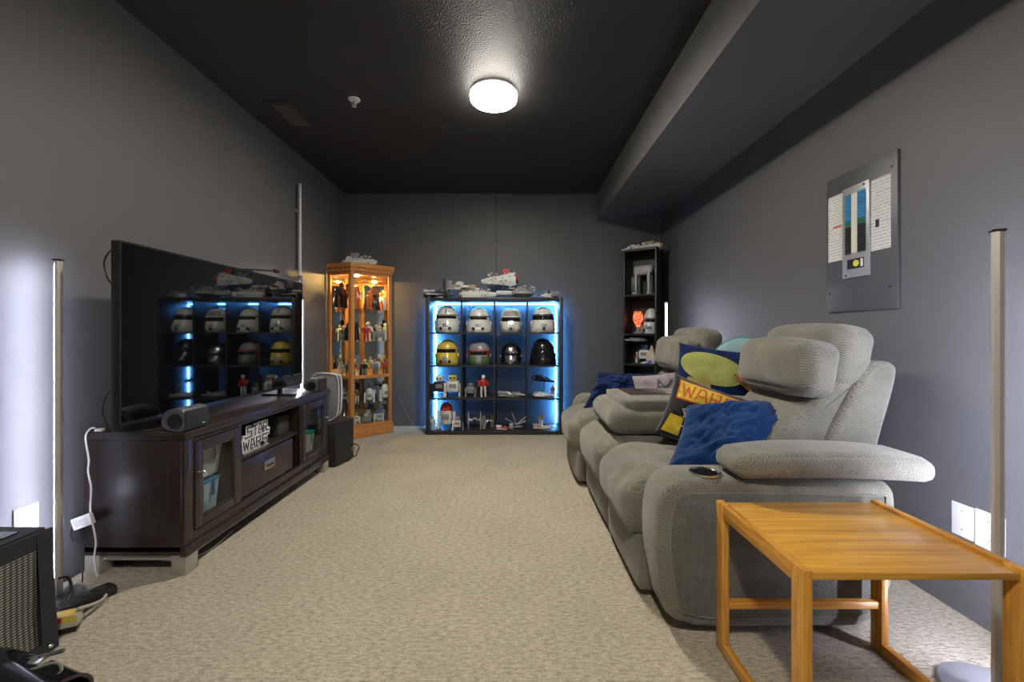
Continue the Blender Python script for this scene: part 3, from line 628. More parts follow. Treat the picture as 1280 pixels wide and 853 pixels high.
# ------------------------------------------------------------------ ship models
def ship(label, loc, rz, Lx, W, H, c, style=0, stand=0.0, tilt=0, c2='grey', rnd=1, group='spacecraft models on the cube shelf and cases'):
    if abs(loc[2] - 1.4605) < .01: H *= 1.45
    random.seed(rnd)
    t = thing('model_spacecraft', label, 'model', loc, rz, group)
    z0 = stand; M = Matrix.Translation((0, 0, z0 + H * .3)) @ Matrix.Rotation(R(tilt), 4, 'Y')
    mc, md = pm_(c, .5), pm_(c2, .5)
    def hull(st):
        m = MB(); m.rings([[M @ Vector((x * Lx, w_ * W * a, zc * H + b * hh * H)) for a, b in ((-.5, -.15), (-.3, -.5), (.3, -.5), (.5, -.15), (.5, .15), (.22, .5), (-.22, .5), (-.5, .15))] for x, w_, hh, zc in st])
        return m
    def blocks(n, xr, yr, zr, sz=.05):
        m = MB()
        for _ in range(n):
            x, y, z = random.uniform(*xr) * Lx, random.uniform(*yr) * W, random.uniform(*zr) * H
            a, b_, c_ = (random.uniform(.4, 1.2) * sz * Lx, random.uniform(.3, .9) * sz * Lx, random.uniform(.3, .7) * sz * Lx)
            m.box(x - a / 2, x + a / 2, y - b_ / 2, y + b_ / 2, z - c_ / 2, z + c_ / 2, 0, M)
        return m
    if style == 0:      # long arrow hull with engines
        hull([(-.5, .12, .25, 0), (-.35, .35, .45, 0), (.0, .6, .7, 0), (.35, .85, 1, 0), (.45, .8, .9, 0)]).build('hull', mc, t, True)
        blocks(46, (-.3, .45), (-.42, .42), (-.25, .55), .07).build('surface_plating', mc, t, True); blocks(40, (-.3, .45), (-.42, .42), (-.3, .55), .055).build('dark_plating', pm_('grey', .6), t, True)
        m = MB(); m.box(.1 * Lx, .3 * Lx, -.2 * W, .2 * W, .45 * H, .8 * H, .004, M); m.build('bridge', md, t, True)
        for s in (-1, 0, 1):
            m = MB(); m.cyl(M @ Vector((.45 * Lx, s * .25 * W, 0)), M @ Vector((.52 * Lx, s * .25 * W, 0)), .16 * H + .006, .2 * H + .006, 12); m.build('engine', md, t, True)
    elif style == 1:    # flat disc with two prongs
        m = MB(); m.lathe([(0, -.25 * H), (.3 * W, -.25 * H), (.5 * W, -.05 * H), (.5 * W, .05 * H), (.3 * W, .25 * H), (.1 * W, .4 * H), (0, .4 * H)], (0, 0, z0 + .3 * H), 24); m.build('hull', mc, t, True)
        for s in (-1, 1):
            m = MB(); m.box(-.62 * Lx, -.2 * Lx, s * .16 * W - .05 * W, s * .16 * W + .05 * W, -.12 * H, .12 * H, .003, M); m.build('prong', mc, t, True)
        m = MB(); m.cyl(M @ Vector((-.2 * Lx, .42 * W, 0)), M @ Vector((-.42 * Lx, .42 * W, 0)), .08 * W, .05 * W, 10); m.build('cockpit', md, t, True)
        blocks(40, (-.3, .3), (-.42, .42), (-.1, .42), .06).build('surface_plating', mc, t, True); blocks(34, (-.5, .3), (-.42, .42), (-.15, .42), .05).build('dark_plating', pm_('grey', .6), t, True)
    elif style == 2:    # fuselage with flat wings and wing pods
        hull([(-.5, .04, .12, 0), (-.2, .14, .4, 0), (.1, .2, .7, .05), (.4, .2, .7, .05), (.5, .12, .4, 0)]).build('hull', mc, t, True)
        for s in (-1, 1):
            m = MB(); m.prism([(.05 * Lx, s * .08 * W), (.40 * Lx, s * .08 * W), (.36 * Lx, s * .5 * W), (.2 * Lx, s * .5 * W)], lambda a, b_, tt: M @ Vector((a, b_, tt)), -.04 * H, .06 * H); m.build('wing', mc, t, True)
            m = MB(); m.cyl(M @ Vector((-.1 * Lx, s * .5 * W, 0)), M @ Vector((.42 * Lx, s * .5 * W, 0)), .004, .009, 8); m.build('wing_pod', md, t, True)
            m = MB(); m.cyl(M @ Vector((.15 * Lx, s * .12 * W, .3 * H)), M @ Vector((.5 * Lx, s * .12 * W, .3 * H)), .13 * H + .004, .15 * H + .004, 10); m.build('engine', md, t, True)
        m = MB(); m.rbox(M @ Vector((-.02 * Lx, 0, .32 * H)), (.2 * Lx, .12 * W, .3 * H), .01, 0, 3); m.build('canopy', pm_('black', .2), t, True)
        blocks(34, (-.3, .45), (-.3, .3), (-.15, .5), .06).build('surface_plating', mc, t, True); blocks(26, (-.3, .45), (-.4, .4), (-.2, .5), .05).build('dark_plating', pm_('grey', .6), t, True)
    elif style == 3:    # ball pod between two upright fins
        m = MB(); m.lathe([(0, -.5 * .3 * H), (.1 * H, -.12 * H), (.17 * H, 0), (.1 * H, .12 * H), (0, .15 * H)], (0, 0, z0 + .5 * H), 16); m.build('pod', mc, t, True)
        for s in (-1, 1):
            m = MB(); m.prism([(-.35 * Lx, 0), (-.2 * Lx, -.5 * H), (.2 * Lx, -.5 * H), (.35 * Lx, 0), (.2 * Lx, .5 * H), (-.2 * Lx, .5 * H)], lambda a, b_, tt: Vector((tt, a, z0 + .5 * H + b_)), s * W * .5 - .004, s * W * .5 + .004); m.build('fin', mc, t, True)
            m = MB(); m.cyl((s * .15 * H, 0, z0 + .5 * H), (s * W * .5, 0, z0 + .5 * H), .012, .02, 10); m.build('strut', mc, t, True)
        m = MB(); m.lathe([(0, 0), (.09 * H, 0), (.09 * H, .01), (0, .012)], (0, -.145 * H, z0 + .5 * H), 16, Matrix.Rotation(R(90), 3, 'X')); m.build('window', pm_('black', .2), t, True)
        m = MB(); m.cyl((0, 0, z0), (0, 0, z0 + .4 * H), .005, n=8); m.build('stand', BLACKP, t, True)
    elif style == 4:    # thin folded wings
        hull([(-.35, .06, .15, 0), (0, .2, .3, 0), (.3, .16, .3, 0)]).build('hull', md, t, True)
        for s, a in ((-1, 32), (-1, 68), (1, 40), (1, 20)):
            d = Vector((math.cos(R(a)) * s, -.1, math.sin(R(a)))); m = MB(); m.cyl(Vector((0, 0, z0 + .04)), Vector((0, 0, z0 + .04)) + d * W * .5, .004, .007, 8); m.build('wing_spar', mc, t, True)
        m = MB(); m.rbox(Vector((-.3 * Lx, -.02, z0 + .03)), (.05, .05, .06), .015, 0, 4); m.build('cockpit', mc, t, True)
    if stand:
        m = MB(); m.cyl((0, 0, .008), (0, 0, z0 + .02), .005, n=8); m.build('stand', BLACKP, t, True)
        MB().box(-.05, .05, -.035, .035, 0, .008, .002).build('stand_base', BLACKP, t, True)
    elif style in (0, 1, 2):
        MB().box(-.04, .04, -.03, .03, 0, max(.004, H * .12), .001).build('base_block', md, t, True)
    return t
# on the cabinet top
ship('long pale grey ship model on top of the oak cabinet', (-1.63, 4.56, ZT), R(170), .36, .13, .13, 'white', 0, c2='silver', rnd=3)
# ================================================================== cube shelf
UX0, UX1, UY0, UY1 = -.925, .535, 4.50, 4.88
OUT = .038; IN = .018; CELL = (1.46 - 2 * OUT - 3 * IN) / 4
ks = thing('cube_shelf', 'black sixteen-cube shelf unit with blue edge lighting against the back wall', 'shelf', (-.195, 4.69, 0))
KM = mat((.026, .025, .026), .42, var=.2, vs=30)
MB().box(UX0, UX0 + OUT, UY0, UY1, 0, 1.46, .001).build('side_panel', KM, ks)
MB().box(UX1 - OUT, UX1, UY0, UY1, 0, 1.46, .001).build('side_panel', KM, ks)
MB().box(UX0 + OUT, UX1 - OUT, UY0, UY1, 1.46 - OUT, 1.46, .001).build('top_board', KM, ks)
MB().box(UX0 + OUT, UX1 - OUT, UY0, UY1, 0, OUT, .001).build('bottom_board', KM, ks)
cx_ = [UX0 + OUT + CELL / 2 + i * (CELL + IN) for i in range(4)]
zf = [OUT + (3 - r) * (CELL + IN) for r in range(4)]   # floor of row r (0 = top)
for i in range(3):
    x = UX0 + OUT + CELL + i * (CELL + IN); MB().box(x, x + IN, UY0 + .002, UY1, OUT, 1.46 - OUT).build('upright', KM, ks)
for i in range(3):
    z = OUT + CELL + i * (CELL + IN)
    for k in range(4): MB().box(cx_[k] - CELL / 2, cx_[k] + CELL / 2, UY0 + .002, UY1, z, z + IN).build('shelf_board', KM, ks)
BLUE = emit((.085, .36, 1.0), BLUE_LIGHT, 'blue_led')
bt = thing('light_strip', 'blue lighting strip round the rear edge of the cube shelf', 'light', (-.195, 4.885, .73))
MB().box(UX0 + OUT + .002, UX0 + OUT + .012, 4.868, 4.880, .05, 1.41).build('left_run', BLUE, bt)
MB().box(UX1 - OUT - .012, UX1 - OUT - .002, 4.868, 4.880, .05, 1.41).build('right_run', BLUE, bt)
MB().box(UX0 + OUT + .014, UX1 - OUT - .014, 4.868, 4.880, 1.408, 1.418).build('top_run', BLUE, bt)
MB().box(UX0 + .005, UX0 + .012, 4.882, 4.888, .05, 1.44).build('rear_run', BLUE, bt)
MB().box(UX1 - .012, UX1 - .005, 4.882, 4.888, .05, 1.44).build('rear_run', BLUE, bt)
tag(MB().tube(arc_path([(-.02 - .1, 4.865, 1.405), (-.05, 4.84, 1.385), (.02, 4.83, 1.378), (.09, 4.85, 1.39), (.13, 4.865, 1.41)]), .003, 6).build('cable', BLACKP), 'thin black wire sagging above the third helmet in the cube shelf top row', 'cable')
tag(MB().tube(arc_path([(-.50, 4.865, 1.40), (-.49, 4.85, 1.37), (-.465, 4.85, 1.36), (-.45, 4.85, 1.385), (-.44, 4.85, 1.35), (-.455, 4.85, 1.32)]), .006, 6).build('cable', BLACKP), 'bundled black wire hanging behind the second helmet in the cube shelf top row', 'cable')
# ------------------------------------------------------------------ helmets (plain stand-ins)
def helm(a, s, o=0, k=None):
    """a: azimuth from the front, s: height 0..1, o: offset outwards"""
    w_, d_, h_, flare, chin, boxy = k
    if s > .55:
        q = (s - .55) / .45; r = math.sqrt(max(0, 1 - q ** (2 + boxy * 1.5)))
    else: r = 1 + flare * (.55 - s) / .55 - .10 * max(0, .12 - s) / .12
    e = 1 - .12 * boxy * abs(math.sin(2 * a)) * -1
    fx = math.sin(a) * e; fy = -math.cos(a) * e
    f = max(0, math.cos(a)); y = fy * d_ * r - (chin * f ** 3 * max(0, 1 - abs(s - .18) / .3) if s < .5 else 0)
    p = Vector((fx * w_ * r, y, s * h_)); nn = Vector((fx, fy, 0 if s < .55 else (s - .55) * 2.2)).normalized()
    return p + nn * o
def helmet(x, z, c, label, k=(.115, .125, .27, .06, .03, 0), vis='black', sz=1.0, brow=None, vs=(.46, .62, 62), y=4.66, vents=2, metal=False, parts=(), rz=0):
    t = thing('helmet', label, 'helmet', (x, y, z + .0005), rz, 'helmets in the upper two rows of the cube shelf'); t.scale = (sz * 1.12, sz, sz * 1.03)
    mc = mat(PAL[c], .22 if c != 'silver' else .25, 1 if metal else 0, var=.05)
    H_ = lambda a, s, o=0: helm(a, s, o, k)
    m = MB(); N = 36; S_ = [0, .04, .1, .18, .26, .34, .42, .5, .55, .62, .7, .78, .85, .91, .955, .985, .998]
    m.rings([[H_(2 * PI * i / N, s) for i in range(N)] for s in S_]); m.build('shell', mc, t, True, 50)
    def patch(name, a0, a1, s0, s1, o, mt, nn=14, ns=4, shp=None):
        m = MB(); rows_ = []
        for j in range(ns + 1):
            row = []
            for i in range(nn + 1):
                a = R(a0 + (a1 - a0) * i / nn); s = s0 + (s1 - s0) * j / ns
                if shp: s = shp(a, s)
                row.append((a, s))
            rows_.append(row)
        outer = [[H_(a, s, o) for a, s in r_] for r_ in rows_]; inn = [[H_(a, s, -.004) for a, s in r_] for r_ in rows_]
        m.rings(outer, False, False); m.rings(inn, False, False)
        m.rings([outer[0], inn[0]], False, False); m.rings([outer[-1], inn[-1]], False, False)
        m.rings([[r_[0] for r_ in outer], [r_[0] for r_ in inn]], False, False); m.rings([[r_[-1] for r_ in outer], [r_[-1] for r_ in inn]], False, False)
        m.build(name, mt, t, True)
    patch('visor', -vs[2], vs[2], vs[0], vs[1], .0025, pm_(vis, .08))
    patch('brow_band', -100, 100, vs[1] + .015, vs[1] + .05, .006, mat(PAL[brow], .3) if brow else mc)
    for s in (-1, 1):
        Mx = Matrix.Rotation(R(90) * s, 3, 'Y'); m = MB(); m.lathe([(0, 0), (.026, 0), (.024, .012), (0, .014)], Vector((s * (k[0] * (1 + k[3] * .3) - .003), 0, .35 * k[2])), 16, Mx); m.build('ear_disc', mat(PAL[c], .3) if not metal else mc, t, True)
    for i in range(vents):
        s = (-1, 1)[i] if vents == 2 else 0; a = R(20) * s; p_ = H_(a, .14, -.004)
        Mx = Matrix.Rotation(a, 3, 'Z') @ Matrix.Rotation(R(90), 3, 'X'); m = MB(); m.lathe([(0, 0), (.017, 0), (.015, .010), (0, .010)], p_, 14, Mx); m.build('vent', pm_('black'), t, True)
    for i in range(3):
        patch('mouth_slot', -14, 14, .20 + i * .045, .222 + i * .045, .002, pm_('black'), 4, 1) if vents != 0 else None
    for (nm, a0, a1, s0, s1, cc) in parts: patch(nm, a0, a1, s0, s1, .002, pm_(cc, .35))
    return t
std = (.110, .120, .285, .12, .025, 0)
helmet(cx_[0], zf[0], 'white', 'white helmet with tall dome and black visor, leftmost in the cube shelf top row', std, brow='grey', vs=(.50, .60, 58), parts=[('crest', -5, 5, .70, .93, 'grey')])
helmet(cx_[1], zf[0], 'white', 'white helmet with wide jaw, second in the cube shelf top row', (.105, .115, .265, .28, .03, 0), brow='black', vs=(.50, .585, 48))
helmet(cx_[2], zf[0], 'white', 'squarish white helmet with grey forehead panel, third in the cube shelf top row', (.100, .12, .255, .0, .035, 1), brow='white', vs=(.44, .60, 50), parts=[('forehead_panel', -40, 40, .67, .86, 'grey')], vents=1)
helmet(cx_[3], zf[0], 'white', 'white helmet with broad black visor band, rightmost in the cube shelf top row', (.105, .115, .27, .24, .04, 0), brow='black', vs=(.48, .64, 75), vents=1)
helmet(cx_[0], zf[1], 'yellow', 'yellow helmet with black visor in the cube shelf second row', (.105, .12, .265, .14, .03, 0), brow='yellow', vs=(.48, .62, 56), parts=[('chin_panel', -10, 10, .08, .34, 'grey')])
helmet(cx_[1], zf[1], 'grey', 'grey and green helmet with red trim in the cube shelf second row', (.108, .12, .245, .04, .02, .2), brow='red', vs=(.42, .56, 44), vents=0, parts=[('cheek_panel', -62, -12, .03, .36, 'green'), ('cheek_panel', 12, 62, .03, .36, 'green'), ('red_trim', -66, -46, .36, .60, 'red'), ('red_trim', 46, 66, .36, .60, 'red')])
helmet(cx_[2], zf[1], 'silver', 'polished silver helmet in the cube shelf second row', (.098, .11, .225, .02, .015, .2), vs=(.42, .54, 50), vents=0, metal=True)
helmet(cx_[3], zf[1], 'black', 'glossy black helmet with flared skirt in the cube shelf second row', (.108, .12, .275, .30, .04, 0), brow='black', vs=(.44, .6, 45), vents=1)
# ------------------------------------------------------------------ robots and ships in rows 3 and 4
G2 = 'toys in the lower two rows of the cube shelf'
figurine(cx_[0] - .075, 4.60, zf[2], .235, 'black', 'white', 0, 'white and black round-headed toy, left in the shelf, third row, first cube', 'toy', G2, style=2)
figurine(cx_[0] + .075, 4.58, zf[2], .245, 'white', 'yellow', 0, 'white robot toy with yellow head, right in the shelf, third row, first cube', 'toy', G2, style=2)
figurine(cx_[1] - .09, 4.62, zf[2], .15, 'grey', 'grey', 0, 'small grey pod toy on legs in the shelf, third row, second cube', 'toy', G2, style=2)
figurine(cx_[1] + .05, 4.60, zf[2], .25, 'red', 'white', R(12), 'red and white toy warrior in the shelf, third row, second cube', 'toy', G2, cape=True)
figurine(cx_[0] - .005, 4.63, zf[3], .305, 'white', 'red', 0, 'large white barrel robot with red dome in the bottom left cube of the shelf', 'toy', G2, style=1)
figurine(cx_[0] - .135, 4.57, zf[3], .16, 'white', 'white', R(-15), 'small white toy trooper left of the red-domed robot on the shelf', 'toy', G2)
figurine(cx_[0] + .128, 4.55, zf[3], .15, 'white', 'silver', 0, 'small white toy robot right of the red-domed robot on the shelf', 'toy', G2, style=2)
figurine(cx_[3] + .11, 4.66, zf[2], .13, 'brown', 'tan', 0, 'small brown figurine beside the flat ship in the shelf, third row, last cube', 'toy', G2)
ship('flat grey ship model in the shelf, third row, third cube', (cx_[2] + .01, 4.62, zf[2]), R(170), .30, .20, .07, 'silver', 2, rnd=5)
ship('low cream ship model in the shelf, third row, last cube', (cx_[3] - .03, 4.60, zf[2]), R(172), .24, .18, .07, 'white', 1, c2='tan', rnd=6)
ship('dark ship model raised on a stand in the shelf, third row, last cube', (cx_[3] + .02, 4.76, zf[2]), R(195), .26, .10, .06, 'black', 0, stand=.15, tilt=-12, c2='grey', rnd=7)
ship('grey model with two tall upright fins, left in the bottom second cube of the shelf', (cx_[1] - .045, 4.62, zf[3]), 0, .16, .13, .19, 'silver', 3, rnd=8)
ship('smaller grey model with upright fins, right in the bottom second cube of the shelf', (cx_[1] + .095, 4.66, zf[3]), R(35), .13, .10, .14, 'silver', 3, rnd=9)
ship('model with thin raised wings, right in the bottom third cube of the shelf', (cx_[2] + .06, 4.64, zf[3]), R(10), .2, .30, .06, 'silver', 4, rnd=10)
ship('maroon and white low model, left in the bottom third cube of the shelf', (cx_[2] - .085, 4.60, zf[3]), R(175), .15, .12, .05, 'red', 2, c2='white', rnd=11)
ship('white ship model in the bottom right cube of the shelf', (cx_[3] + .02, 4.62, zf[3]), R(165), .26, .16, .06, 'white', 2, c2='tan', rnd=12)
figurine(cx_[3] - .02, 4.70, zf[3], .17, 'tan', 'white', 0, 'cream figurine behind the white ship in the bottom right cube of the shelf', 'toy', G2)
ZS = 1.4605
ship('dark ship model, leftmost on top of the cube shelf', (-.80, 4.64, ZS), R(185), .34, .2, .085, 'black', 2, c2='silver', rnd=13)
figurine(-.905, 4.58, ZS, .075, 'brown', 'white', 0, 'tiny brown figurine at the left end on top of the cube shelf', 'toy', 'small figurines on top of the cube shelf')
ship('flat wide white ship model raised on a stand, left on top of cube shelf', (-.60, 4.70, ZS), R(8), .26, .40, .05, 'white', 2, stand=.09, c2='silver', rnd=14)
m = thing('model_dish', 'round white ball model behind the wide ship on top of the cube shelf', 'model', (-.60, 4.80, ZS))
MB().lathe([(0, .085), (.03, .09), (.052, .12), (.058, .15), (.05, .18), (.03, .20), (0, .207)], (-.60, 4.80, ZS), 20).build('ball', pm_('white'), m)
MB().cyl((-.60, 4.80, ZS), (-.60, 4.80, ZS + .09), .006).build('stand', BLACKP, m)
m = thing('model_tower', 'small dark model tower with grey panel at the back on top of the cube shelf', 'model', (-.735, 4.80, ZS))
MB().box(-.785, -.755, 4.79, 4.81, ZS, ZS + .24, .003).build('mast', pm_('black'), m); MB().box(-.755, -.69, 4.79, 4.81, ZS + .13, ZS + .215, .008).build('panel', pm_('grey'), m)
MB().cyl((-.77, 4.80, ZS + .24), (-.77, 4.80, ZS + .27), .005).build('antenna', pm_('black'), m)
ship('white twin-tailed ship model in the middle on top of the cube shelf', (-.37, 4.62, ZS), R(180), .40, .16, .09, 'white', 0, c2='tan', rnd=15)
ship('long cream and red ship model raised high on a stand above cube shelf', (-.15, 4.72, ZS), R(2), .40, .10, .10, 'white', 0, stand=.165, tilt=-4, c2='red', rnd=16)
ship('large flat grey ship model right of centre on top of the cube shelf', (.10, 4.66, ZS), R(4), .46, .26, .13, 'silver', 1, c2='grey', rnd=17)
ship('small white ship model at the right end on top of the cube shelf', (.40, 4.64, ZS), R(20), .20, .13, .07, 'white', 2, c2='silver', rnd=18)
# ================================================================== bookcase by the right wall
BA, BB_ = Vector((1.215, 4.68)), Vector((1.51, 4.46)); bu = (BB_ - BA).normalized(); bn = Vector((-bu.y, bu.x)); BW = (BB_ - BA).length; BH = 1.997; BD = .25
bk = thing('bookcase', 'tall narrow black bookcase set at an angle in the far right corner', 'bookcase', (BA.x, BA.y, 0), math.atan2(bu.y, bu.x))
BM = mat((.018, .017, .018), .4, var=.2, vs=30)
MB().box(0, .018, 0, BD, 0, BH, .001).build('side_panel', BM, bk, True); MB().box(BW - .018, BW, 0, BD, 0, BH, .001).build('side_panel', BM, bk, True)
MB().box(.018, BW - .018, BD - .006, BD, .06, BH - .02).build('back_panel', BM, bk, True)
MB().box(.018, BW - .018, 0, BD - .006, BH - .024, BH).build('top_board', BM, bk, True)
MB().box(.018, BW - .018, .01, .02, 0, .06).build('plinth', BM, bk, True)
BSH = [.06, .42, .745, 1.075, 1.50]
for z in BSH: MB().box(.018, BW - .018, .004, BD - .006, z - .018, z).build('shelf', BM, bk, True)
def bpos(a, d): v_ = BA + bu * a + bn * d; return v_
def at_b(a, d, z): v_ = bpos(a, d); return (v_.x, v_.y, z)
brz = math.atan2(bu.y, bu.x)
ship('long pale ship model on top of the black bookcase', at_b(.17, .12, BH), brz, .46, .10, .075, 'white', 0, c2='tan', rnd=19)
# four-legged machine
t = thing('model_walker', 'grey four-legged machine model on the upper shelf of the black bookcase', 'model', at_b(.19, .12, 1.5005), brz)
g = pm_('silver', .5)
gg = mat((.42, .42, .42), .5)
m = MB(); m.rbox((0, 0, .27), (.20, .10, .10), .03, .004, 4); m.build('body', gg, t, True)
random.seed(5); m = MB()
for _ in range(22): a, b, c_ = random.uniform(-.09, .09), random.uniform(-.05, .05), random.uniform(.24, .325); m.box(a - .01, a + .01, b - .007, b + .007, c_ - .005, c_ + .005)
m.build('surface_plating', gg, t, True)
for s in (-1, 1):
    for q in (-1, 1):
        m = MB(); m.box(s * .07 - .014, s * .07 + .014, q * .045 - .012, q * .045 + .012, .12, .25, .003); m.box(s * .07 - .010, s * .07 + .010, q * .045 - .009, q * .045 + .009, .02, .12, .002)
        m.box(s * .07 - .02, s * .07 + .02, q * .045 - .017, q * .045 + .017, 0, .02, .004); m.build('leg', gg, t, True)
m = MB(); m.cyl((.10, 0, .28), (.135, 0, .27), .018, n=10); m.build('neck', pm_('black'), t, True); m = MB(); m.box(.13, .175, -.025, .025, .235, .29, .008); m.build('head', gg, t, True)
figurine(*at_b(.10, .06, 1.5005)[:2], 1.5005, .07, 'black', 'white', brz, 'tiny dark figurine at the feet of the four-legged model in the bookcase', 'toy', 'small toys in the black bookcase')
t = thing('glass_case_card', 'grey square card leaning left on the upper shelf of the black bookcase', 'card', at_b(.045, .18, 1.5005), brz)
MB().box(-.02, .04, 0, .006, 0, .22, .001).build('card', mat((.12, .12, .12), .5), t, True); MB().box(-.012, .032, -.001, 0, .12, .20).build('print', mat((.2, .2, .2), .5), t, True)
# red glowing lamp
RED = emit((1.0, .06, .025), .5, 'red_glow')
_n = RED.node_tree; _t = nd(_n, 'ShaderNodeTexCoord'); _v = nd(_n, 'ShaderNodeTexVoronoi', Scale=42.0); _c = nd(_n, 'ShaderNodeValToRGB')
_c.color_ramp.elements[0].color = (1, .22, .09, 1); _c.color_ramp.elements[1].color = (.35, .008, .006, 1); _c.color_ramp.elements[0].position = .25; _c.color_ramp.elements[1].position = .75
_n.links.new(_t.outputs['Object'], _v.inputs['Vector']); _n.links.new(_v.outputs['Distance'], _c.inputs[0])
_n.links.new(_c.outputs[0], [x for x in _n.nodes if x.type == 'EMISSION'][0].inputs[0])
t = thing('novelty_lamp', 'glowing red rounded lamp on a dark stand in the black bookcase', 'lamp', at_b(.13, .11, 1.0755), brz)
m = MB(); m.lathe([(0, .07), (.018, .072), (.03, .10), (.052, .15), (.056, .19), (.045, .225), (.02, .243), (0, .245)], n=20); m.build('shade', RED, t, True)
m = MB(); m.lathe([(0, 0), (.045, 0), (.045, .012), (.02, .025), (.018, .07), (0, .07)], n=20); m.build('base', pm_('grey'), t, True)
for i in range(5):
    a = R(200 + i * 35); m = MB(); m.lathe([(.008, 0), (.004, .02), (0, .022)], (.035 * math.cos(a), .035 * math.sin(a) * .8, .222), 8); m.build('knob', RED, t, True)
t = helmet(0, 0, 'white', 'white helmet half hidden at the right end of the middle shelf of the black bookcase', (.10, .11, .30, .05, .03, 0), vs=(.45, .57, 60), brow='grey')
t['group'] = 'helmets in the black bookcase'; t.location = at_b(.27, .13, 1.0755); t.rotation_euler = (0, 0, brz - R(10))
t.scale = (.75, .75, .92)
figurine(*at_b(.20, .035, 1.0755)[:2], 1.0755, .10, 'tan', 'tan', brz, 'small pinkish figurine between the red lamp and white helmet in the bookcase', 'toy', 'small toys in the black bookcase')
figurine(*at_b(.285, .03, 1.0755)[:2], 1.0755, .10, 'blue', 'white', brz, 'small blue and white figurine in front of the white helmet in the bookcase', 'toy', 'small toys in the black bookcase')
ship('silver saucer model raised on a tall stand on the lower shelf of the black bookcase', at_b(.14, .08, .7455), brz + R(10), .22, .20, .06, 'silver', 1, stand=.24, c2='grey', rnd=21)
figurine(*at_b(.20, .13, .7455)[:2], .7455, .21, 'white', 'blue', brz, 'white and blue toy robot behind the saucer stand in the bookcase', 'toy', 'small toys in the black bookcase', style=2)
figurine(*at_b(.10, .16, .7455)[:2], .7455, .13, 'red', 'white', brz, 'small red toy left of the saucer stand in the bookcase', 'toy', 'small toys in the black bookcase')
t = thing('model_pyramid', 'cream wedge-shaped model on the lower shelf of the bookcase, against its right side', 'model', at_b(.28, .12, .7455), brz)
m = MB(); m.rings([[Vector((x * k, y * k, z)) for x, y in ((-.06, -.05), (.06, -.05), (.06, .05), (-.06, .05))] for z, k in ((0, 1), (.20, .12))]); m.build('body', mat((.55, .48, .33), .5), t, True)
MB().box(-.07, .066, -.06, .06, -.0, .008).build('base', BLACKP, t, True)
ship('small white shuttle model on the lower shelf of the bookcase', at_b(.245, .035, .7455), brz + R(20), .12, .09, .05, 'white', 2, c2='blue', rnd=22)
# ================================================================== sofa
so = thing('reclining_sofa', 'sage-grey three-seat reclining sofa with drop-down centre console along the right wall', 'sofa', (.95, 2.62, 0))
S = SOFA
arm_prof = smooth_poly([(.562, .022), (.528, .16), (.508, .32), (.518, .48), (.575, .555), (.70, .558), (1.27, .552), (1.355, .545), (1.368, .45), (1.345, .03), (1.0, .03)], 2)
def arm(ya_, yb_, near):
    MB().prism(arm_prof, lambda a, b, tt: Vector((a, tt, b)), ya_, yb_, .028).build('armrest', S, so, ang=60)
    y_ = ya_ if near else yb_; sg = -1 if near else 1
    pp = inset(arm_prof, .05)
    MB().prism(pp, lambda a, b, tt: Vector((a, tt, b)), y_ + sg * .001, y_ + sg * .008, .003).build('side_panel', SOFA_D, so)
    o = MB().tube([(a, y_ + sg * .004, b) for a, b in inset(arm_prof, .046)], .0035, 6, loop=True).build('welt', S, so)
    c = Vector((.712, (ya_ + yb_) / 2 - .03, .561))
    k = MB(); k.lathe([(.043, 0), (.055, -.002), (.056, .004), (.050, .006), (.046, .002), (.043, -.0005)], c, 32); k.build('cup_holder_rim', CHROME, so)
    k = MB(); k.lathe([(0, .0015), (.045, .0015), (.045, -.003), (0, -.003)], c, 32); k.build('cup_holder_well', mat((.004, .004, .004), .9, 0, .1), so)
arm(1.50, 1.705, True); arm(3.545, 3.75, False)
# arm pads
def pad(yc, bulge):
    def fn(p, u):
        t_ = (u.x + 1) / 2
        p.z += .012 * math.sin(t_ * PI) - .015 * t_
        p.z *= 1; p.y *= .80 + .20 * min(1, t_ * 3); 
        if u.x < -.2: p.z += -.01 * (-.2 - u.x)
        return p
    m = MB(); m.rbox((1.125, yc, .612), (.68, .23, .085), .038, .008, 16, fn=fn); m.build('arm_pad', S, so, ang=80)
pad(1.565, 0); pad(3.67, 0)
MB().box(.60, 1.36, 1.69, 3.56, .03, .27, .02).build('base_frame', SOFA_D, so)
# seats and footrests
seats = [(1.705, 2.285, 0), (2.285, 2.955, 0), (2.965, 3.55, -.055)]
def wrink(p, amp, sc_=9):
    return noise.noise(p * sc_) * amp
for a, b, dx in seats:
    c = Vector((.83 + dx, (a + b) / 2, .355))
    def fn(p, u, c=c):
        if u.x < 0: p.x -= .02 * (1 - u.y ** 2) * max(0, 1 - (u.z - .1) ** 2)
        q = p + c; d = wrink(q, .013, 7) + wrink(q, .008, 17) * (1 if u.z > 0 or u.x < -.9 else 0)
        p.z += d + (.03 * max(0, 1 - ((u.x + .35) / .5) ** 2) if u.z > .99 else 0); p.x -= wrink(q + Vector((3, 0, 0)), .006, 8)
        p.z -= .02 * max(0, u.x) * (u.z > 0)
        return p
    m = MB(); m.rbox(c, (.73, b - a - .006, .245), .085, .006, 16, fn=fn); m.build('seat_cushion', S, so, ang=80)
for a, b, dx in seats:
    m = MB(); m.rbox(Vector((.555 + dx, (a + b) / 2, .142)), (.10, b - a - .012, .225), .025, .008, 8); m.build('footrest', S, so, ang=80)
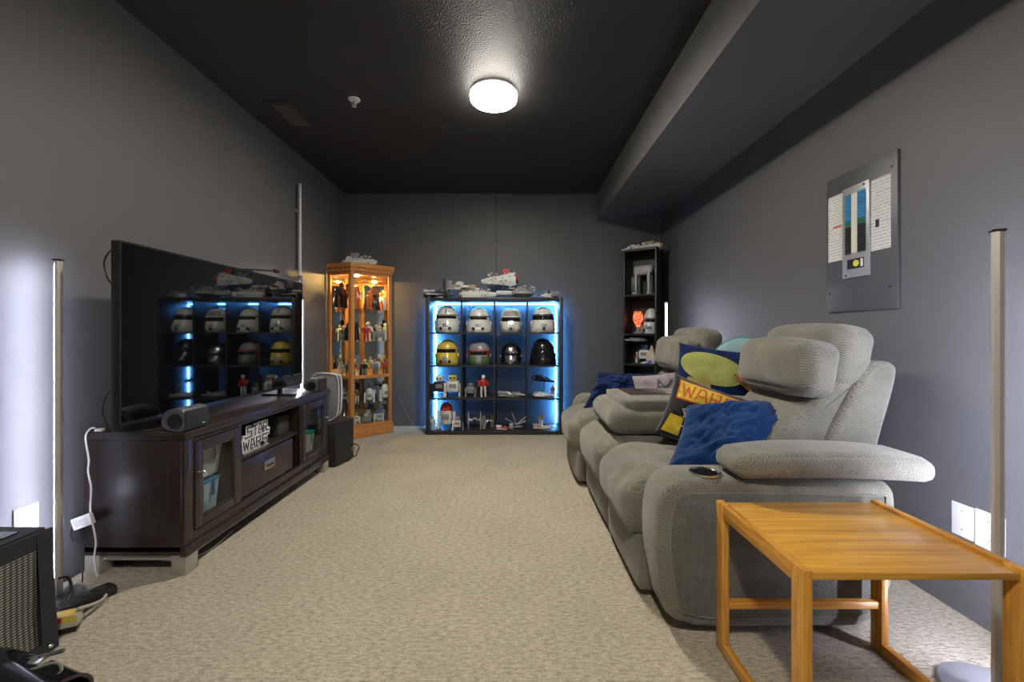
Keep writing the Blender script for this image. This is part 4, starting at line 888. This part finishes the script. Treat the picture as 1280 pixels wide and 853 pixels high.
# backs
def back(yc, hw, dx=0):
    o = Vector((dx, 0, 0))
    sh = smooth_poly([(1.24, .30), (1.27, .60), (1.45, .93), (1.50, .965), (1.575, .960), (1.585, .90), (1.49, .58), (1.44, .30)], 2)
    MB().prism([(a + dx, b) for a, b in sh], lambda a, b, tt: Vector((a, tt, b)), yc - hw, yc + hw, .025).build('back_shell', S, so, ang=60)
    lum = smooth_poly([(1.08, .44), (1.03, .54), (1.09, .64), (1.22, .74), (1.33, .86), (1.42, .93), (1.52, .93), (1.42, .55), (1.36, .36), (1.2, .36)], 2)
    MB().prism([(a + dx, b) for a, b in lum], lambda a, b, tt: Vector((a, tt, b)), yc - hw + .035, yc + hw - .035, .035).build('back_cushion', S, so, ang=80)
    Mt = Matrix.Rotation(R(10), 4, 'Y')
    def fr_(p, u):
        p.x += wrink(p + Vector((yc, 0, 0)), .006, 10) - .012 * (1 - u.y ** 2) * (u.x < 0); p.z += wrink(p, .005, 8)
        return p
    m = MB(); m.rbox(Vector((1.43 + dx, yc + .01, .975)), (.17, hw * 2 - .03, .27), .06, .010, 12, Mt, fr_); m.build('headrest_rear', S, so, ang=80)
    m = MB(); m.rbox(Vector((1.285 + dx, yc, .925)), (.15, hw * 2 - .02, .235), .055, .014, 12, Mt, fr_); m.build('headrest', S, so, ang=80)
back(2.02, .285); back(3.26, .29, -.03)
# centre: folded-down back with tray
def fc(p, u):
    p.z += wrink(p, .008, 9); p.x += wrink(p + Vector((0, 5, 0)), .008, 9); return p
MB().rbox(Vector((.84, 2.62, .59)), (.60, .60, .155), .07, .006, 14, fn=fc).build('folded_backrest', S, so, ang=80)
MB().rbox(Vector((.90, 2.60, .675)), (.56, .50, .075), .022, .004, 8).build('console_tray', S, so, ang=80)
MB().box(.69, .93, 2.49, 2.77, .7125, .7185, .004).build('tray_inset', mat((.05, .035, .03), .35), so)
for yy in (2.56, 2.70): MB().lathe([(.0, 0), (.038, 0), (.038, .002), (.034, .0025), (0, .0025)], (.83 if yy < 2.6 else .80, yy, .7185), 24).build('cup_recess', mat((.02, .015, .012), .4), so)
MB().rbox(Vector((1.27, 2.62, .60)), (.42, .64, .20), .04, .004, 8).build('rear_ledge', S, so, ang=80)
# ================================================================== pillows
def pillow_fn(a, b, th, seed, wr, pinch=.07, bend=0):
    def f(u, v, side, o=0):
        x = a * u * (1 - pinch * (1 - v * v)); y = b * v * (1 - pinch * (1 - u * u))
        k = max(0, (1 - u * u) * (1 - v * v)) ** .42
        n_ = noise.noise(Vector((u * 2.2 + seed, v * 2.2, side))) * wr + abs(noise.noise(Vector((u * 5 + seed, v * 4, side * 3)))) * -wr * .8 + abs(noise.noise(Vector((u * 4 + v * 5 + seed, u * 9 - v * 3, side * 5)))) * -wr * .55
        z = side * (th * k + n_ * min(1, k * 2)) + bend * (u * u) 
        return Vector((x, y, z + side * o))
    return f
def pillow(label, c, ux, vx, a, b, th, m, seed=0, wr=.012, bend=0, cat='pillow', trim=None, pinch=.07, shear=0):
    ux = Vector(ux).normalized(); vx = Vector(vx); vx = (vx - ux * vx.dot(ux)).normalized(); nx = ux.cross(vx)
    if nx.dot(CAM - Vector(c)) < 0: vx = -vx; nx = -nx
    t = thing('throw_pillow', label, cat, c, 0)
    Mx = Matrix((ux, vx + ux * shear, nx)).transposed().to_4x4()
    f = pillow_fn(a, b, th, seed, wr, pinch, bend); N = 44; q = MB()
    for side in (1, -1):
        q.rings([[Mx @ f(-1 + 2 * i / N, -1 + 2 * j / N, side) for i in range(N + 1)] for j in range(N + 1)], False, False)
    q.build('cover', m, t, True, 80)
    if trim:
        e = [(-1 + 2 * i / 20, -1) for i in range(20)] + [(1, -1 + 2 * i / 20) for i in range(20)] + [(1 - 2 * i / 20, 1) for i in range(20)] + [(-1, 1 - 2 * i / 20) for i in range(20)]
        MB().tube([Mx @ f(u, v, 1) for u, v in e], .005, 6, loop=True).build('piping', trim, t, True)
    return t, Mx, f
def on_pillow(t, Mx, f, name, poly, m, o=.002, n=10):
    """a printed patch given as a quad in (u, v)"""
    q = MB(); A, B, D_, E = [Vector(p) for p in poly]
    g_ = []
    for j in range(n + 1):
        row = []
        for i in range(n + 1):
            s, r_ = i / n, j / n; p = (A * (1 - s) + B * s) * (1 - r_) + (E * (1 - s) + D_ * s) * r_
            row.append(Mx @ f(p.x, p.y, 1, o))
        g_.append(row)
    q.rings(g_, False, False); return q
YEL = fabric('yellow_print', (.62, .44, .03), .2, False); ORG = fabric('orange_red_print', (.55, .10, .02), .2, False)
pillow('crumpled navy blue pillow resting by the near armrest of the sofa', (1.005, 1.89, .628), (1, -.02, .0), (0, .30, .27), .27, .185, .09, NAVY, 3, .040, -.03, shear=.55)
t, Mx, f = pillow('black pillow printed with yellow WARS lettering leaning behind the navy pillow', (.955, 2.13, .655), (.80, -.30, -.30), (.28, .30, .85), .19, .17, .075, fabric('black_print', (.014, .014, .016), .3, False), 7, .010)
q = on_pillow(t, Mx, f, '', [(-.86, .20), (.92, .20), (.92, .86), (-.86, .86)], YEL, .0025, 18); q.build('orange_border', ORG, t, True, 80)
q = on_pillow(t, Mx, f, '', [(-.83, .25), (.90, .25), (.90, .82), (-.83, .82)], YEL, .004, 18); band = q.build('yellow_band', YEL, t, True, 80)
m = MB()
segs = strokes('WARZ', 1.0, .22, {}); xs = [p[0] for s_ in segs for p in s_]; mx = max(xs)
SS = [((-.74 + a[0] / mx * 1.5, .32 + a[1] * .42), (-.74 + b[0] / mx * 1.5, .32 + b[1] * .42)) for a, b in segs]
for i, qd in enumerate(seg_quads(SS, .05)):
    A, B, D_, E = qd; n = 8
    m.rings([[Mx @ f(*((A * (1 - s / n) + B * s / n) * (1 - r_) + (E * (1 - s / n) + D_ * s / n) * r_), 1, .0055 + i * .00003) for s in range(n + 1)] for r_ in (0, 1)], False, False)
m.build('lettering', ORG, t, True)
m = MB(); random.seed(4)
gs = [((-.6, -.1), (-.1, .12)), ((-.1, .12), (.25, -.05)), ((-.5, -.3), (0, -.1)), ((0, -.1), (.3, -.3)), ((-.55, -.15), (-.3, -.55)), ((-.3, -.05), (-.1, -.5)), ((.1, .05), (.2, -.45)), ((-.6, -.6), (.1, -.55))]
for i, qd in enumerate(seg_quads(gs, .045)):
    A, B, D_, E = qd; n = 6
    m.rings([[Mx @ f(*((A * (1 - s / n) + B * s / n) * (1 - r_) + (E * (1 - s / n) + D_ * s / n) * r_), 1, .003 + i * .00003) for s in range(n + 1)] for r_ in (0, 1)], False, False)
m.build('line_print', fabric('grey_print', (.45, .45, .45), .2, False), t, True)
on_pillow(t, Mx, f, '', [(-.9, -.85), (-.45, -.9), (-.5, -.35), (-.85, -.3)], YEL, .003, 6).build('yellow_corner', YEL, t, True)
# pillow with plain pale-green field
t, Mx, f = pillow('dark navy pillow with a plain yellow-green field standing on the middle of the sofa', (1.27, 2.66, .80), (.93, -.40, -.14), (.22, .10, .9), .24, .19, .075, NAVY2, 12, .008)
YG = fabric('yellow_green_print', (.40, .42, .12), .2, False); YG2 = fabric('olive_tan_print', (.40, .33, .10), .2, False)
q = MB(); rr = [[Mx @ f(max(-.97, min(.97, -.12 + k * .82 * math.cos(a))), max(-.95, min(.95, .24 + k * .54 * math.sin(a) - .12 * math.cos(a))), 1, .003) for a in [2 * PI * i / 40 for i in range(40)]] for k in (1, .8, .6, .4, .2, .02)]
q.rings(rr); q.build('green_field', YG, t, True, 80)
on_pillow(t, Mx, f, '', [(-.84, -.92), (-.05, -.92), (-.12, -.15), (-.70, -.15)], YG2, .0045, 12).build('tan_field', YG2, t, True, 80)
on_pillow(t, Mx, f, '', [(.44, .02), (.86, -.32), (.90, -.12), (.52, .24)], ORG, .0045, 8).build('orange_patch', fabric('orange_print', (.62, .24, .08), .2, False), t, True, 80)
t = thing('round_cushion', 'pale aqua round cushion tucked behind the middle of the sofa', 'cushion', (1.50, 2.86, .86))
Mr = Matrix.Rotation(R(60), 3, 'Z') @ Matrix.Rotation(R(-90), 3, 'Y')
AQ = fabric('aqua_fabric', (.30, .48, .50), .3, False)
MB().lathe([(0, -.04), (.10, -.036), (.17, -.022), (.20, 0), (.17, .022), (.10, .036), (0, .04)], (1.50, 2.76, .85), 36, Mr).build('cover', AQ, t, ang=80)
MB().tube([Vector((1.50, 2.76, .85)) + Mr @ Vector((.20 * math.cos(2 * PI * k / 36), .20 * math.sin(2 * PI * k / 36), 0)) for k in range(36)], .004, 6, loop=True).build('piping', fabric('teal_piping', (.10, .40, .42), .3, False), t)
pillow('navy blue pillow flopped over the far end of the sofa', (.83, 3.30, .625), (.95, -.1, -.06), (-.1, .25, .75), .22, .15, .08, NAVY2, 21, .035, shear=.35)
pillow('second navy pillow lying behind the pale one at the far end of the sofa', (1.08, 3.36, .665), (1, .1, 0), (0, .3, .8), .17, .10, .05, NAVY2, 25, .012)
t, Mx, f = pillow('pale patterned pillow with grey marks behind the console of the sofa', (1.05, 3.10, .665), (.95, -.1, .1), (0, .2, .9), .16, .115, .055, fabric('pale_mauve_print', (.36, .31, .33), .3, False), 31, .008)
m = MB(); gs = [((-.1, -.6), (.1, .6)), ((.1, .6), (.4, -.1)), ((.4, -.1), (.7, .5)), ((.2, -.5), (.8, -.4)), ((.0, .1), (.6, .2))]
for i, qd in enumerate(seg_quads(gs, .10)):
    A, B, D_, E = qd; n = 6
    m.rings([[Mx @ f(*((A * (1 - s / n) + B * s / n) * (1 - r_) + (E * (1 - s / n) + D_ * s / n) * r_), 1, .003 + i * .00003) for s in range(n + 1)] for r_ in (0, 1)], False, False)
m.build('print', fabric('slate_print', (.10, .11, .15), .2, False), t, True)
# ================================================================== side table
tb = thing('side_table', 'honey oak side table with open loop-frame ends in the near right corner', 'table', (.98, 1.24, 0))
TX0, TX1, TY0, TY1, TZ = .70, 1.256, 1.022, 1.462, .504; FW = .046; FT = .024
for xa in (TX0, TX1 - FT):
    MB().box(xa, xa + FT, TY0, TY0 + FW, 0, TZ, .003).build('leg', OAK[2], tb)
    MB().box(xa, xa + FT, TY1 - FW, TY1, 0, TZ, .003).build('leg', OAK[2], tb)
    MB().box(xa, xa + FT, TY0 + FW, TY1 - FW, TZ - FW, TZ, .003).build('top_rail', OAK[1], tb)
    MB().box(xa, xa + FT, TY0 + FW, TY1 - FW, 0, FW * .8, .003).build('bottom_rail', OAK[1], tb)
OAKT = wood('honey_oak_top', (.84, .46, .075), (.42, .17, .022), .28, 0, .5, .35, .7)
MB().box(TX0 + FT, TX1 - FT, TY0 + .004, TY1 - .002, TZ - .026, TZ - .008, .004).build('table_top', OAKT, tb)
MB().box(TX0 + FT, TX1 - FT, TY1 - .04, TY1 - .018, .150, .176, .003).build('stretcher', OAK[0], tb)
# ================================================================== electrical panel
pw = XR
ep = thing('electrical_panel', 'grey breaker panel with papers fixed either side on the right wall', 'panel', (pw, 2.095, 1.19))
GW = wall_material('grey_panel_paint', (.078, .08, .084), .45, 90, .05)
MB().box(pw - .012, pw, 1.883, 2.308, 1.19, 1.90, .003).build('cover_plate', GW, ep)
MB().box(pw - .022, pw - .012, 2.022, 2.186, 1.357, 1.815, .003).build('breaker_column', mat((.36, .37, .38), .4, .3), ep)
xq = pw - .022
MB().box(xq - .002, xq, 2.085, 2.125, 1.48, 1.775).build('centre_label', mat((.68, .66, .58), .6), ep)
MB().box(xq - .003, xq, 2.05, 2.15, 1.40, 1.448).build('main_breaker', BLACKP, ep)
MB().lathe([(0, 0), (.016, 0), (.016, .004), (.010, .004), (0, .004)], (xq - .003, 2.092, 1.424), 20, Matrix.Rotation(R(-90), 3, 'Y')).build('round_sticker', mat((.65, .65, .06), .5), ep)
MB().box(xq - .0045, xq - .003, 2.052, 2.066, 1.405, 1.443).build('tag', WHITE, ep)
cb1, cb2, cb3 = mat((.03, .22, .42), .4), mat((.02, .16, .08), .4), BLACKP
base_br = {}
for side, (ya_, yb_) in enumerate(((2.128, 2.158), (2.040, 2.082))):
    for i in range(20):
        z = 1.775 - i * .0150; c_ = cb1 if i < 9 else (cb2 if i < 11 else cb3); key = (side, id(c_))
        if key not in base_br:
            o = MB().box(xq - .008, xq, ya_, yb_, -.0135, 0, .0008, None, 1).build('breaker', c_, ep, True); base_br[key] = o
        else: o = base_br[key].copy(); C.objects.link(o)
        # vertices of this shared mesh hold world x, y and a height offset
        o.parent = ep; o.location = (-pw, -2.095, z - 1.19)
def paper_mat(seed):
    m, nt, b = base('printed_paper', (.62, .61, .57), .8)
    tc = nd(nt, 'ShaderNodeTexCoord'); sp_ = nd(nt, 'ShaderNodeSeparateXYZ'); nt.links.new(tc.outputs['Object'], sp_.inputs[0])
    k = nd(nt, 'ShaderNodeMath', operation='MULTIPLY'); k.inputs[1].default_value = 2 * PI / .0155; nt.links.new(sp_.outputs[2], k.inputs[0])
    s = nd(nt, 'ShaderNodeMath', operation='SINE'); nt.links.new(k.outputs[0], s.inputs[0])
    n = nd(nt, 'ShaderNodeTexNoise', Scale=70.0); nt.links.new(tc.outputs['Object'], n.inputs['Vector'])
    mu = nd(nt, 'ShaderNodeMath', operation='MULTIPLY'); nt.links.new(s.outputs[0], mu.inputs[0]); nt.links.new(n.outputs['Fac'], mu.inputs[1])
    cr = nd(nt, 'ShaderNodeValToRGB'); cr.color_ramp.elements[0].position = .34; cr.color_ramp.elements[0].color = (.66, .65, .60, 1)
    cr.color_ramp.elements[1].position = .5; cr.color_ramp.elements[1].color = (.33, .33, .33, 1)
    nt.links.new(mu.outputs[0], cr.inputs[0]); nt.links.new(cr.outputs[0], b.inputs['Base Color']); return m
PM = paper_mat(1)
MB().box(pw - .0135, pw - .012, 2.188, 2.293, 1.458, 1.805).build('paper_sheet', PM, ep)
MB().box(pw - .0135, pw - .012, 1.915, 2.020, 1.467, 1.803).build('paper_sheet', PM, ep)
MB().box(pw - .0142, pw - .0135, 2.20, 2.26, 1.632, 1.642).build('red_mark', mat((.5, .1, .06), .6), ep)
MB().box(pw - .0142, pw - .0135, 1.975, 1.995, 1.575, 1.612).build('printed_mark', BLACKP, ep)
for yy, z in ((1.91, 1.83), (1.92, 1.29), (2.285, 1.29), (2.05, 1.80), (2.16, 1.37)): MB().cyl((pw - .012 if yy in (1.91, 1.92, 2.285) else xq, yy, z), (pw - .016 if yy in (1.91, 1.92, 2.285) else xq - .003, yy, z), .005, n=10).build('screw', BLACKP, ep)
# wall plates
def plate(label, wall, ya_, yb_, za_, zb_, outlets=True, nm='wall_plate'):
    s = 1 if wall < 0 else -1
    t = thing(nm, label, 'wall plate', (wall, (ya_ + yb_) / 2, (za_ + zb_) / 2))
    MB().box(min(wall, wall + s * .006), max(wall, wall + s * .006), ya_, yb_, za_, zb_, .002).build('plate', WHITE, t)
    yc = (ya_ + yb_) / 2; zc = (za_ + zb_) / 2
    for dz in (-.035, .035): MB().cyl((wall + s * .006, yc, zc + dz), (wall + s * .0075, yc, zc + dz), .0035, n=10).build('screw', NICKEL, t)
    return t
t = plate('white wall plate on the left wall above the amplifier', XL, 1.645, 1.73, .272, .39)
for dz in (-.02, .02): MB().box(XL + .006, XL + .008, 1.675, 1.70, .331 + dz - .012, .331 + dz + .012, .003).build('socket', mat((.5, .48, .42), .4), t)
plate('square white blank plate on the right wall behind the side table, farther one', XR, 1.580, 1.657, .300, .425)
plate('larger rounded white plate on the right wall, nearer the pale floor lamp', XR, 1.478, 1.574, .295, .43)
# ================================================================== amplifier
am = thing('amplifier', 'black boxy amplifier with woven silver grille at the lower left', 'amplifier', (-1.70, 1.20, 0))
AX0, AX1, AY0, AY1, AZ = -1.86, -1.546, .86, 1.445, .417
tz = lambda z: -.028 * (z / AZ)   # the front leans back a little
def leanbox(m, xa, xb, ya_, yb_, za_, zb_):
    m.rings([[Vector((xa, ya_, z)), Vector((xb + tz(z), ya_, z)), Vector((xb + tz(z), yb_, z)), Vector((xa, yb_, z))] for z in (za_, zb_)])
m = MB(); leanbox(m, AX0, AX1 - .02, AY0, AY1, .012, AZ); m.build('cabinet', BLACKM, am)
m = MB()
for a, b, c_, d in ((AY0, AY0 + .05, .012, AZ), (AY1 - .05, AY1, .012, AZ), (AY0 + .05, AY1 - .05, .012, .05), (AY0 + .05, AY1 - .05, AZ - .055, AZ)): leanbox(m, AX1 - .021, AX1, a, b, c_, d)
m.build('front_frame', BLACKM, am)
def grille_mat():
    m, nt, b = base('woven_grille', (.3, .3, .24), .5, .3)
    tc = nd(nt, 'ShaderNodeTexCoord'); mp = nd(nt, 'ShaderNodeMapping'); mp.inputs['Rotation'].default_value = (R(0), 0, 0); nt.links.new(tc.outputs['Object'], mp.inputs[0])
    sp_ = nd(nt, 'ShaderNodeSeparateXYZ'); nt.links.new(mp.outputs[0], sp_.inputs[0])
    o = []
    for ax, per in ((1, .016), (2, .0085)):
        k = nd(nt, 'ShaderNodeMath', operation='MULTIPLY'); k.inputs[1].default_value = 2 * PI / per; nt.links.new(sp_.outputs[ax], k.inputs[0])
        s = nd(nt, 'ShaderNodeMath', operation='SINE'); nt.links.new(k.outputs[0], s.inputs[0]); o.append(s)
    ma1 = nd(nt, 'ShaderNodeMath', operation='MULTIPLY_ADD'); ma1.inputs[1].default_value = .35; ma1.inputs[2].default_value = .65; nt.links.new(o[0].outputs[0], ma1.inputs[0])
    ma2 = nd(nt, 'ShaderNodeMath', operation='MULTIPLY_ADD'); ma2.inputs[1].default_value = .5; ma2.inputs[2].default_value = .5; nt.links.new(o[1].outputs[0], ma2.inputs[0])
    mx_ = nd(nt, 'ShaderNodeMath', operation='MULTIPLY'); nt.links.new(ma1.outputs[0], mx_.inputs[0]); nt.links.new(ma2.outputs[0], mx_.inputs[1])
    cr = nd(nt, 'ShaderNodeValToRGB'); cr.color_ramp.elements[0].position = .1; cr.color_ramp.elements[0].color = (.02, .02, .015, 1); cr.color_ramp.elements[1].position = .8; cr.color_ramp.elements[1].color = (.42, .43, .34, 1)
    nt.links.new(mx_.outputs[0], cr.inputs[0]); nt.links.new(cr.outputs[0], b.inputs['Base Color'])
    bp = nd(nt, 'ShaderNodeBump', Strength=.7, Distance=.003); nt.links.new(mx_.outputs[0], bp.inputs['Height']); nt.links.new(bp.outputs[0], b.inputs['Normal']); return m
m = MB(); leanbox(m, AX1 - .022, AX1 - .012, AY0 + .05, AY1 - .05, .05, AZ - .055); m.build('grille', grille_mat(), am)
m = MB(); m.tube(arc_path([(-1.72, .98, AZ), (-1.72, 1.02, AZ + .022), (-1.72, 1.12, AZ + .028), (-1.72, 1.30, AZ + .028), (-1.72, 1.38, AZ + .02), (-1.72, 1.41, AZ + .001)]), .009, 8); m.build('handle', BLACKP, am)
MB().box(-1.80, -1.63, .90, 1.40, AZ, AZ + .006, .002).build('control_strip', BLACKG, am)
for yy in (.885, 1.42): MB().lathe([(0, 0), (.007, 0), (.005, .003), (0, .004)], (AX1 + tz(AZ - .03), yy, AZ - .03), 12, Matrix.Rotation(R(90), 3, 'Y')).build('screw', CHROME, am)
MB().lathe([(0, 0), (.007, 0), (.005, .003), (0, .004)], (AX1, 1.42, .03), 12, Matrix.Rotation(R(90), 3, 'Y')).build('screw', CHROME, am)
for xx, yy in ((-1.84, .88), (-1.60, .88), (-1.84, 1.42), (-1.60, 1.42)): MB().cyl((xx, yy, 0), (xx, yy, .0125), .014, n=12).build('foot', BLACKP, am)
# black hollow casing in the very corner
hc = thing('plastic_casing', 'glossy black hollow casing with a round opening and metal edging below the amplifier', 'casing', (-1.28, 1.13, 0))
Mh = Matrix.Translation((-1.25, 1.13, .078)) @ Matrix.Rotation(R(-12), 4, 'Z') @ Matrix.Rotation(R(12), 4, 'Y') @ Matrix.Rotation(R(90), 4, 'Y')
m = MB(); N = 30
def ringh(r, z, sy_=1.0): return [Mh @ Vector((r * .88 * math.cos(2 * PI * i / N), r * sy_ * math.sin(2 * PI * i / N), z)) for i in range(N)]
m.rings([ringh(.03, -.26), ringh(.07, -.24), ringh(.085, -.12), ringh(.088, 0), ringh(.090, .03), ringh(.082, .03), ringh(.078, 0), ringh(.07, -.15), ringh(.02, -.2)])
m.build('shell', BLACKG, hc)
m = MB(); m.tube([Mh @ Vector((.088 * .88 * math.cos(2 * PI * i / N), .088 * math.sin(2 * PI * i / N), .032)) for i in range(N)], .005, 8, loop=True); m.build('rim', mat((.05, .03, .035), .15), hc)
m = MB(); m.cyl((-1.56, 1.10, .150), (-1.28, 1.21, .172), .007, .006, 8); m.build('edge_bar', mat((.3, .31, .33), .25, .8), hc)
m = MB(); m.box(-1.34, -1.30, 1.16, 1.20, .155, .172, .003); m.build('clip', CHROME, hc)
m = MB(); m.rbox((-1.40, 1.12, .135), (.16, .10, .035), .012, 0, 4, Matrix.Rotation(R(22), 4, 'Z')); m.build('lid', mat((.16, .15, .22), .15), hc)
m = MB(); m.tube(arc_path([(-1.46, 1.06, .13), (-1.36, 1.12, .152), (-1.26, 1.17, .168), (-1.24, 1.16, .12)]), .004, 8); m.build('edge_strip', mat((.4, .4, .38), .3, .6), hc)
# ================================================================== cables, adapter, power strip
WC = WHITE
pts = [P(119, 535, 1.872), P(112, 537, 1.868), P(107, 548, 1.868), P(111, 575, 1.868), P(110, 590, 1.868), P(114, 610, 1.868), P(113, 640, 1.868), P(118, 665, 1.868), P(120, 680, 1.868), P(118, 698, 1.868), P(122, 726, 1.868)]
tag(MB().tube(arc_path(pts), .0035, 8).build('cord', WC), 'white cord hanging down the near end of the media cabinet', 'cord')
t = thing('cord_switch', 'small white in-line switch on the near corner of the media cabinet', 'switch', (-1.85, 1.89, .6405))
MB().box(-1.86, -1.825, 1.882, 1.90, .6405, .653, .003).build('body', WC, t); MB().box(-1.848, -1.838, 1.886, 1.896, .653, .656, .001).build('slider', mat((.3, .3, .3), .4), t)
t = thing('power_adapter', 'white rectangular adapter hanging on the cord beside the media cabinet', 'adapter', P(104, 652, 1.86))
Ma = Matrix.Translation(P(104, 652, 1.855)) @ Matrix.Rotation(R(20), 4, 'Y').inverted()
MB().box(-.044, .044, -.010, .010, -.025, .025, .004, Ma).build('body', WC, t)
MB().box(-.03, .03, -.0106, -.010, -.014, .014, 0, Ma).build('rating_label', mat((.5, .5, .5), .6), t)
tag(MB().tube(arc_path([P(92, 655, 1.86), P(88, 668, 1.86), P(92, 676, 1.86), P(102, 678, 1.862), P(108, 674, 1.865)]), .003, 8).build('cable', BLACKP), 'black cable loop below the white adapter', 'cable')
psb = thing('power_strip', 'long black power strip on the carpet behind the amplifier', 'power strip', (-1.715, 1.64, 0))
Mp = Matrix.Translation((-1.715, 1.64, .02)) @ Matrix.Rotation(R(68), 4, 'Z') @ Matrix.Diagonal((.8, 1, 1, 1))
MB().box(-.17, .17, -.032, .032, -.02, .018, .006, Mp).build('body', BLACKP, psb)
for i in range(5): MB().box(-.13 + i * .058, -.095 + i * .058, -.016, .016, .018, .020, .001, Mp).build('socket', mat((.03, .03, .03), .3), psb)
t = thing('power_brick', 'pale brick with yellow and red label lying by the power strip', 'adapter', (-1.60, 1.55, 0))
Mq = Matrix.Translation((-1.615, 1.53, .0)) @ Matrix.Rotation(R(28), 4, 'Z') @ Matrix.Diagonal((.7, .9, .9, 1))
MB().box(-.07, .058, -.028, .028, .025, .075, .005, Mq).build('body', mat((.48, .44, .34), .5), t)
MB().box(-.065, .05, -.0286, -.027, .05, .074, 0, Mq).build('yellow_label', mat((.65, .50, .06), .5), t)
MB().box(-.062, -.0, -.0292, -.0285, .053, .072, 0, Mq).build('red_label', mat((.65, .06, .04), .5), t)
MB().box(-.065, .05, -.02, .02, .075, .0755, 0, Mq).build('top_label', mat((.65, .45, .06), .5), t)
MB().box(-.05, .05, -.02, .02, .0, .026, .004, Mq).build('plug_block', BLACKP, t)
tag(MB().tube(arc_path([P(96, 762, 1.53), P(106, 759, 1.57), P(118, 755, 1.62), P(128, 750, 1.67), P(132, 744, 1.72), P(126, 742, 1.745), P(116, 746, 1.73)]), .006, 8).build('cord', mat((.42, .42, .34), .5)), 'pale grey-green cord running from the labelled brick', 'cord')
tag(MB().tube(arc_path([P(74, 723, 1.68), P(84, 722, 1.68), P(89, 733, 1.68), P(85, 750, 1.65), P(78, 762, 1.6)]), .005, 8).build('cable', BLACKP), 'thick black cable arching behind the amplifier', 'cable')
tag(MB().tube(arc_path([P(103, 702, 1.86), P(103, 725, 1.84), P(101, 737, 1.80), P(108, 745, 1.76), P(118, 748, 1.72)]), .0025, 8).build('cable', BLACKP), 'thin black wire dropping from under the media cabinet to the power strip', 'cable')
tag(MB().tube(arc_path([P(101, 738, 1.80), P(107, 736, 1.80), P(116, 742, 1.76), P(122, 747, 1.72)]), .003, 8).build('cable', BLACKP), 'thin black wire arching over the power strip', 'cable')
tag(MB().tube(arc_path([P(76, 790, 1.515), P(84, 779, 1.56), P(96, 772, 1.59), P(110, 760, 1.645), P(126, 750, 1.70)]), .005, 8).build('cable', BLACKP), 'black cable lying in front of the power strip', 'cable')
tag(MB().tube(arc_path([(-1.86, 2.1, .006), (-1.70, 2.02, .006), (-1.58, 2.0, .006), (-1.50, 2.08, .006), (-1.52, 2.3, .006)]), .004, 8).build('cord', WC), 'white cord lying on the carpet under the media cabinet', 'cord')
tag(MB().tube(arc_path([(-1.915, 4.36, 1.78), (-1.92, 4.36, 1.3), (-1.91, 4.37, .9), (-1.92, 4.36, .4), (-1.91, 4.34, .02)]), .003, 6).build('cord', mat((.3, .3, .3), .5)), 'thin grey cord running down the wall left of the oak cabinet', 'cord')
tag(MB().tube(arc_path([(-1.315, 4.88, .37), (-1.26, 4.90, .20), (-1.20, 4.905, .10), (-1.14, 4.90, .01)]), .003, 6).build('cord', mat((.2, .2, .2), .5)), 'thin dark cord trailing to the floor right of the oak cabinet', 'cord')
